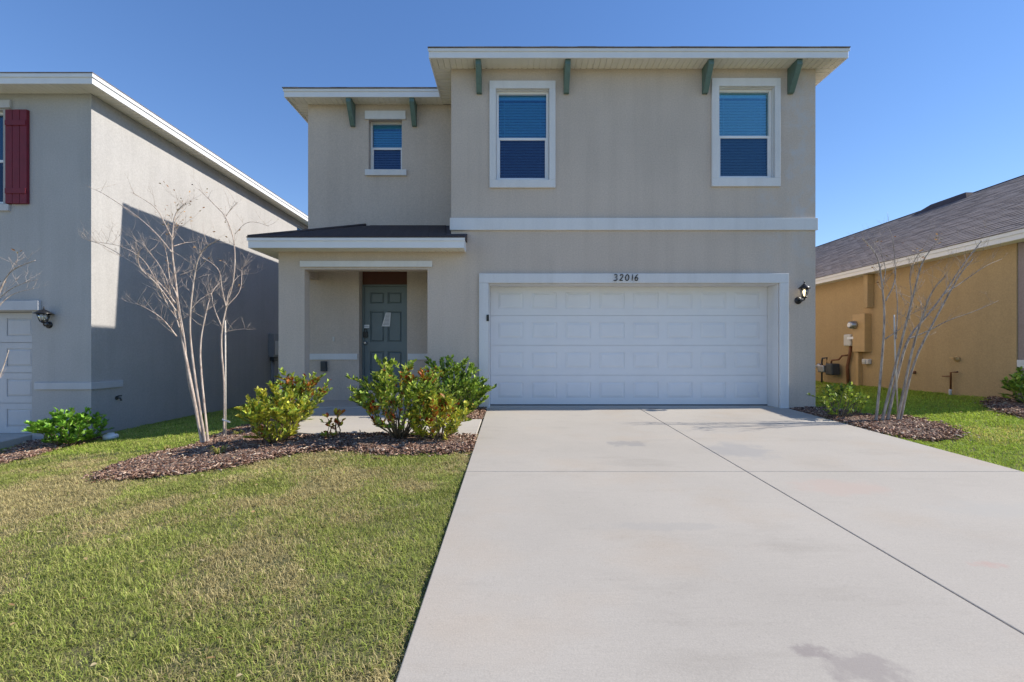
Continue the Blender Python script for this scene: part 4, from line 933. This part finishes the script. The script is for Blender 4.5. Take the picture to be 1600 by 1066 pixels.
# ------------------------------------------------------------------ shrubs
PALS = {'green': [((.19, .30, .04), .45), ((.33, .43, .07), .42), ((.08, .15, .03), .15)],
        'yellow': [((.42, .42, .05), .5), ((.26, .35, .05), .3), ((.56, .50, .08), .2)],
        'mid': [((.26, .36, .05), .45), ((.40, .46, .075), .35), ((.12, .19, .035), .2)],
        'bright': [((.24, .44, .05), .6), ((.14, .28, .035), .4)]}
def shrub(base, h, rx, ry_, nstem, nleaf, pal, label, seed, red=0.0, leaf=(.052, .080), low=.28, lean=(0, 0), red_zone=None, dome=.42, name='shrub'):
    r = np.random.default_rng(seed); rr = random.Random(seed); nleaf = int(nleaf * 1.12); rx *= 1.14; ry_ *= 1.1
    t_ = thing(name, label, 'shrub', tuple(base))
    st = MB(); tips = []
    for i in range(nstem):
        th = 2 * math.pi * (i + rr.random() * .8) / nstem; rad = math.sqrt((i * .618 % 1)) * .95 + .05
        tx = base.x + lean[0] + math.cos(th) * rad * rx; ty = base.y + lean[1] + math.sin(th) * rad * ry_
        hh = h * (1 - dome * rad ** 2.2) * rr.uniform(.72, 1.0)
        p0 = Vector((base.x + math.cos(th) * .04, base.y + math.sin(th) * .04, base.z)); p3 = Vector((tx, ty, base.z + hh))
        mid = p0.lerp(p3, .45) + Vector((math.cos(th) * .05 + rr.uniform(-.04, .04), math.sin(th) * .05, -.04 if rad > .5 else .03))
        pts = [p0, p0.lerp(mid, .5) + Vector((rr.uniform(-.02, .02),) * 2 + (.01,)), mid, mid.lerp(p3, .5) + Vector((rr.uniform(-.02, .02), rr.uniform(-.02, .02), .015)), p3]
        st.tube(pts, [.009, .008, .006, .004, .0025], 5); tips.append((pts, 1))
        for k in range(rr.choice((2, 3, 4))):
            u = rr.uniform(.3, .85); q0 = pts[2].lerp(pts[4], u); d = Vector((rr.uniform(-1, 1) * .7 + math.cos(th) * .5, rr.uniform(-1, 1) * .7 + math.sin(th) * .5, rr.uniform(.2, 1.1))).normalized() * rr.uniform(.08, .2) * (h + .3)
            q1 = q0 + d; st.tube([q0, q0.lerp(q1, .5) + Vector((0, 0, .01)), q1], [.004, .003, .002], 4); tips.append(([q0, q0.lerp(q1, .5), q1], .6))
        if rr.random() < .35:   # lower skirt twig
            q0 = pts[1]; d = Vector((math.cos(th), math.sin(th), rr.uniform(.1, .5))) * rr.uniform(.1, .22); st.tube([q0, q0 + d], [.004, .002], 4); tips.append(([q0, q0 + d], .6))
    st.build('stems', 'stem', t_)
    wts = np.array([sum((a - b2).length for a, b2 in zip(p[:-1], p[1:])) * (1.0 if w == 1 else 2.0) for p, w in tips]); wts /= wts.sum()
    ch = r.choice(len(tips), nleaf, p=wts); P = np.zeros((nleaf, 3)); A = np.zeros((nleaf, 3)); C = np.zeros((nleaf, 3))
    cen = np.array([base.x + lean[0], base.y + lean[1], base.z + h * .45])
    cols = np.array([c for c, _ in PALS[pal]]); pw = np.array([w for _, w in PALS[pal]]); pw = pw / pw.sum()
    tipcol = r.random(len(tips)); spots = [(r.normal(0, .55, 3) * np.array([rx, ry_, h * .35]) + cen) for _ in range(5)]
    if red_zone is not None: spots = [np.array([base.x + a, base.y + b3, base.z + c3]) for a, b3, c3 in red_zone]
    for i in range(nleaf):
        pts, w = tips[ch[i]]
        u = (low + (1 - low) * r.random() ** .75) if w == 1 else r.random() ** .7
        s_ = u * (len(pts) - 1); k = min(int(s_), len(pts) - 2); p = pts[k].lerp(pts[k + 1], s_ - k); d = (pts[k + 1] - pts[k]).normalized()
        th = r.uniform(0, 6.283); side = Vector((math.cos(th), math.sin(th), r.uniform(-.1, .5)))
        a = (side + d * (.5 + u * .9) + Vector((0, 0, .25))).normalized()
        P[i] = p; A[i] = a
        C[i] = cols[r.choice(len(cols), p=pw)] * r.uniform(.7, 1.6) * (.85 + .3 * tipcol[ch[i]])
        if red > 0:
            dd_ = min(np.linalg.norm(np.array(p) - s2) for s2 in spots)
            if r.random() < red * math.exp(-(dd_ / .12) ** 2): C[i] = np.array([(.50, .17, .03), (.36, .07, .02), (.55, .33, .05)][r.integers(0, 3)]) * r.uniform(.7, 1.2)
    Nn = np.stack([r.normal(0, .35, nleaf), r.normal(0, .35, nleaf), np.ones(nleaf)], 1)
    Ln = r.uniform(*leaf, nleaf); o = link(tinted_mesh('foliage', *leaf_mesh_arrays(P, A, Nn, Ln, Ln * r.uniform(.5, .72, nleaf), C), 'leaf'), 'foliage', t_); o['kind'] = 'stuff'
    return t_
def gb(px, py): return on_ground(px, py) + Vector((0, 0, .02))
b_C = gb(625, 690); b_D = gb(684, 692); b_A = gb(430, 698)
shrub(b_C, 1.04, .50, .36, 30, 2600, 'mid', 'tall green shrub with orange leaves left of its pair in front of the walkway', 101, red=.9, red_zone=[(.12, -.1, .78), (.28, 0, .80), (-.2, -.2, .38), (.02, -.2, .35), (-.25, 0, .2)], low=.38)
shrub(b_D, .60, .34, .28, 20, 1300, 'yellow', 'low yellow-green shrub right of its pair with orange patch', 102, red=.9, red_zone=[(-.05, -.1, .36), (.0, -.2, .30)], low=.2, dome=.6)
shrub(Vector((-.95, -.62, gzf(-.95, -.62))), 1.02, .52, .38, 46, 4300, 'green', 'wide deep green shrub against the wall left of the garage door', 103, red=.6, red_zone=[(.1, -.3, .16), (.25, -.3, .12), (-.25, -.2, .6)], low=.1, dome=.72)
shrub(b_A, .74, .36, .30, 24, 1900, 'yellow', 'yellow-green shrub in the mulch bed right of the slender trees', 104, red=.3, low=.12)
shrub(Vector((-3.27, -1.2, gzf(-3.27, -1.2))), .95, .30, .26, 20, 1400, 'mid', 'green shrub with orange tips in front of the porch pier', 105, red=1.0, red_zone=[(.05, -.1, .72), (.42, -.1, .66), (.36, -.05, .6), (.05, 0, .55)], low=.3, lean=(.2, 0))
shrub(gb(524, 688), .33, .09, .08, 5, 70, 'yellow', 'tiny sparse seedling at the edge of the walkway', 106, red=.8, low=.3)
shrub(Vector((5.02, -.92, gzf(5.02, -.92))), .58, .36, .26, 15, 520, 'mid', 'sparse light green shrub at the right corner of the garage house', 107, low=.3, leaf=(.045, .07), lean=(.08, 0))
shrub(Vector((-6.85, -.85, gzf(-6.85, -.85))), .60, .46, .35, 24, 1500, 'bright', "bright green shrub at the grey neighbour's front corner", 108, low=.12, leaf=(.06, .09))
shrub(Vector((8.16, -.72, gzf(8.16, -.72))), .62, .24, .26, 14, 700, 'green', 'dark green shrub at the front corner of the bungalow', 109, low=.1, leaf=(.06, .09))
# strap-leaved clumps
def strap_clump(base, n, l, label, seed):
    r = random.Random(seed); mb = MB()
    for i in range(n):
        th = r.uniform(0, 6.28); ll = l * r.uniform(.6, 1.1); w = .007; le = r.uniform(.5, 1.1); d = Vector((math.cos(th), math.sin(th), 0)); s_ = Vector((-d.y, d.x, 0)) * w
        p = [base + d * .02, base + d * ll * .4 * le + Vector((0, 0, ll * .55)), base + d * ll * .9 * le + Vector((0, 0, ll * .35))]
        mb.add([p[0] - s_, p[0] + s_, p[1] + s_, p[1] - s_, p[2]], [(0, 1, 2, 3), (3, 2, 4)])
    me = mb.mesh('strap_plant', 'leaf'); a_ = me.color_attributes.new('tint', 'FLOAT_COLOR', 'POINT')
    for i in range(len(me.vertices)): a_.data[i].color = (.27, .28, .05, 1) if (i // 5) % 3 else (.38, .31, .12, 1)
    return tag(link(me, 'strap_plant'), label, 'plant', 'strap-leaved weeds in the long bed')
strap_clump(gb(343, 716), 34, .20, 'yellow-green strap-leaved clump in front of the slender trees', 1)
strap_clump(gb(260, 707), 18, .13, 'small strap-leaved tuft on the upper left rim of the long bed', 2)
strap_clump(gb(372, 684), 22, .15, 'small strap-leaved tuft between staked tree and yellow-green shrub', 3)

# ------------------------------------------------------------------ bare crape myrtles
def tree(base_px, stems, label, seed, mat='bark', base_d=None, dens=1.0, leaves=14, extra=None, r0=.019, twig_from=.45, name='crape_myrtle_tree', base=None, grp=None, spread=.35):
    """stems: list of (points in photo px, start radius k, depth drift); the plan is laid out at the tree's own distance"""
    r = random.Random(seed); bg_ = base if base is not None else gb(*base_px)
    t_ = thing(name, label, 'tree', tuple(bg_), grp); tw = MB(); LP, LA = [], []
    def twig(p, d, l, rad, lev):
        n = 4; pts = [p]; dd_ = d.copy()
        for i in range(n):
            dd_ = (dd_ + Vector((r.uniform(-.28, .28), r.uniform(-.28, .28), r.uniform(-.1, .26)))).normalized(); pts.append(pts[-1] + dd_ * l / n)
        tw.tube(pts, [rad * (1 - .7 * i / n) for i in range(n + 1)], 4 if lev else 5)
        if lev < 2:
            for k in range(r.choice((1, 2, 2, 3))):
                i = r.randint(1, n - 1); s_ = Vector((r.uniform(-1, 1), r.uniform(-1, 1), r.uniform(0, .8))).normalized()
                twig(pts[i], (dd_ * .8 + s_ * .8).normalized(), l * r.uniform(.35, .6), rad * .6, lev + 1)
        if r.random() < .4: LP.append(pts[-1]); LA.append(dd_)
    for si, (pts_px, rk, drift, tk) in enumerate(stems):
        y0 = bg_.y; n = len(pts_px); P = []
        for i, (px, py) in enumerate(pts_px):
            P.append(at(px, py, y0 + drift * (i / (n - 1)) + (0 if i == 0 else r.uniform(-.02, .02))))
        if pts_px[0][1] > 640: P[0].z = bg_.z - .03
        # smooth subdivision
        for _ in range(2):
            Q = [P[0]]
            for a, b3 in zip(P[:-1], P[1:]): Q += [a.lerp(b3, .25), a.lerp(b3, .75)]
            Q.append(P[-1]); P = Q
        m_ = len(P); rad = [r0 * rk * (1 - .82 * (i / (m_ - 1)) ** .8) + .0012 for i in range(m_)]
        mb = MB(); mb.tube(P, rad, 7); mb.build('trunk' if pts_px[0][1] > 640 else 'branch', mat, t_)
        tot = int(m_ * tk * dens)
        for k in range(tot):
            u = r.uniform(twig_from if pts_px[0][1] > 640 else .1, 1); i = min(int(u * (m_ - 1)), m_ - 2); p = P[i].lerp(P[i + 1], r.random())
            ax = (P[i + 1] - P[i]).normalized(); s_ = Vector((r.uniform(-1, 1), r.uniform(-.6, .6), r.uniform(-.1, .7))).normalized()
            twig(p, (ax * .55 + s_).normalized(), r.uniform(.10, spread), max(.0018, rad[i] * .3), 0 if r.random() < .5 else 1)
    if tw.v: tw.build('twigs', mat, t_, kind='stuff')
    n = min(len(LP), leaves) or 0
    if n:
        P = np.array([list(p) for p in LP[:n]]); A = np.array([list(a) for a in LA[:n]]) + np.array([0, 0, -.6]); Nn = np.stack([np.ones(n), RNG.normal(0, .5, n), RNG.normal(0, .5, n)], 1)
        C = np.array([(.30, .14, .05), (.16, .14, .08), (.5, .28, .1)])[RNG.integers(0, 3, n)]
        o = link(tinted_mesh('leaves', *leaf_mesh_arrays(P, A, Nn, RNG.uniform(.025, .045, n), RNG.uniform(.014, .022, n), C), 'leaf'), 'leaves', t_)
    return t_
T1 = [([(317, 697), (299, 601), (285, 533), (280, 498), (274, 433), (268, 392), (271, 347), (276, 330), (288, 319)], 1.15, .2, .9),
      ([(322, 697), (310, 629), (298, 540), (296, 498), (303, 433), (311, 397), (325, 383), (344, 374)], .95, -.25, .7),
      ([(326, 698), (315, 594), (312, 537), (322, 487), (331, 455), (345, 440)], .85, .3, .5),
      ([(319, 697), (306, 640), (292, 590), (290, 540), (283, 500), (277, 460), (265, 440), (262, 405), (256, 380)], .8, .1, .7),
      ([(276, 526), (262, 507), (249, 494), (228, 481), (212, 474)], .5, -.2, 1.0),
      ([(274, 474), (252, 444), (222, 420), (201, 406), (163, 383), (138, 376)], .55, .2, .9),
      ([(275, 486), (258, 460), (240, 438), (218, 420), (214, 398), (221, 388)], .5, -.3, 1.1),
      ([(268, 394), (250, 371), (231, 352), (208, 333), (163, 303), (147, 296)], .45, .1, .6),
      ([(278, 500), (262, 478), (252, 455), (240, 430), (222, 402), (190, 384), (150, 378)], .45, -.1, 1.0),
      ([(280, 512), (268, 470), (262, 440), (250, 415), (232, 392), (222, 378)], .4, .3, 1.0),
      ([(269, 372), (258, 350), (245, 325), (222, 310), (205, 300)], .35, -.1, .5),
      ([(281, 430), (295, 424), (306, 420)], .3, 0, .6), ([(271, 385), (290, 379), (306, 378)], .35, .2, .5),
      ([(297, 485), (310, 470), (322, 462), (330, 458)], .3, .1, .6)]
tree((320, 697), T1, 'three-trunked bare crape myrtle at the left of the long bed', 51, dens=.95, leaves=60, r0=.0185, grp=None)
T2 = [([(350, 687), (351, 601), (344, 530), (353, 480), (367, 434), (367, 376), (353, 338), (339, 324), (311, 296)], 1.0, .15, .4),
      ([(353, 338), (362, 325), (372, 315)], .35, 0, .6), ([(367, 366), (384, 347), (402, 347), (420, 354)], .3, .1, .4),
      ([(353, 479), (346, 448), (344, 423), (330, 410), (316, 403)], .5, -.2, .8), ([(355, 478), (377, 455), (378, 425), (378, 418)], .5, .2, .9),
      ([(346, 510), (333, 478), (330, 455), (335, 445), (350, 440)], .4, .1, .7), ([(350, 520), (362, 516), (378, 514), (390, 515)], .3, -.1, .6),
      ([(353, 480), (358, 452), (372, 430), (386, 428)], .35, .2, .8)]
tree((350, 687), T2, 'slender bare tree tied to a pale stake between three-trunked tree and shrub', 52, dens=.9, leaves=16, r0=.0145)
b2 = gb(354, 687)
mb = MB(); mb.tube([b2 + Vector((0, -.02, -.05)), at(352.5, 600, b2.y - .02), at(352, 501, b2.y - .02)], .0095, 7)
tag(mb.build('tree_stake', 'stake'), 'thin pale stake tied to the slender left tree', 'stake')
mb = MB(); p = at(353, 658.5, b2.y - .05); mb.hexa([(p.x - .055, p.y, p.z + .018), (p.x + .055, p.y, p.z - .022), (p.x + .055, p.y + .003, p.z - .022), (p.x - .055, p.y + .003, p.z + .018), (p.x - .052, p.y, p.z + .036), (p.x + .058, p.y, p.z - .002), (p.x + .058, p.y + .003, p.z - .002), (p.x - .052, p.y + .003, p.z + .036)])
tag(mb.build('plant_tag', 'white_tag'), 'white plant tag strapped low on the staked left tree', 'tag')
TR = [([(1368, 660), (1376, 590), (1383, 495), (1378, 440), (1373, 405), (1360, 385), (1346, 372)], .9, .2, .6),
      ([(1377, 660), (1395, 590), (1412, 520), (1430, 450), (1440, 410), (1458, 385)], 1.0, -.2, .8),
      ([(1385, 662), (1402, 585), (1418, 528), (1445, 498), (1475, 460), (1500, 420), (1535, 375)], 1.05, .3, .7),
      ([(1401, 662), (1425, 545), (1440, 500), (1455, 455), (1478, 430)], .9, -.3, .8),
      ([(1406, 660), (1425, 570), (1455, 510), (1485, 455), (1502, 425), (1520, 406)], .85, .1, .8),
      ([(1418, 530), (1445, 520), (1482, 500), (1520, 488), (1560, 470)], .4, -.1, .5),
      ([(1383, 530), (1398, 520), (1410, 512)], .4, 0, .4),
      ([(1380, 440), (1385, 420), (1375, 392), (1362, 375)], .3, .1, .5), ([(1384, 470), (1400, 440), (1398, 400), (1395, 370), (1388, 355)], .4, .1, .5),
      ([(1420, 500), (1425, 460), (1420, 430), (1432, 400), (1440, 392)], .4, -.2, .8), ([(1475, 460), (1505, 440), (1540, 415), (1565, 405)], .3, .1, .5),
      ([(1400, 530), (1403, 480), (1400, 450), (1398, 425)], .45, .2, .6)]
tree((1387, 662), TR, 'multi-stemmed bare crape myrtle in the bed right of the driveway', 53, mat='bark_dark', dens=.85, leaves=50, r0=.022, spread=.45)
b3 = gb(1401, 660); mb = MB(); mb.tube([b3 + Vector((0, -.03, -.05)), at(1399, 560, b3.y - .03), at(1397, 492, b3.y - .03)], .010, 7)
tag(mb.build('tree_stake', 'stake'), 'pale stake among the stems of the right bare tree', 'stake')
# tree whose trunk stands just beyond the left edge; a few boughs reach in
bl_ = Vector((-6.2, -2.2, gzf(-6.2, -2.2)))
TL = [([(-52, 740), (-40, 640), (-20, 540), (-10, 480), (10, 430), (25, 418), (55, 407)], 1.0, 0, .5), ([(-48, 740), (-30, 620), (-5, 600), (6, 572), (14, 547)], .7, .1, .1),
      ([(-15, 500), (0, 475), (21, 458), (53, 451)], .4, .1, .6), ([(-5, 470), (15, 452), (40, 441), (58, 437)], .3, -.1, .6), ([(-55, 740), (-60, 600), (-70, 450), (-80, 380)], .8, 0, .6)]
tree(None, TL, 'bare tree at the far left edge with boughs reaching over the garage', 54, dens=.6, leaves=6, base=bl_, r0=.018)
print('verts total', sum(len(o.data.vertices) for o in bpy.data.objects if o.type == 'MESH'))
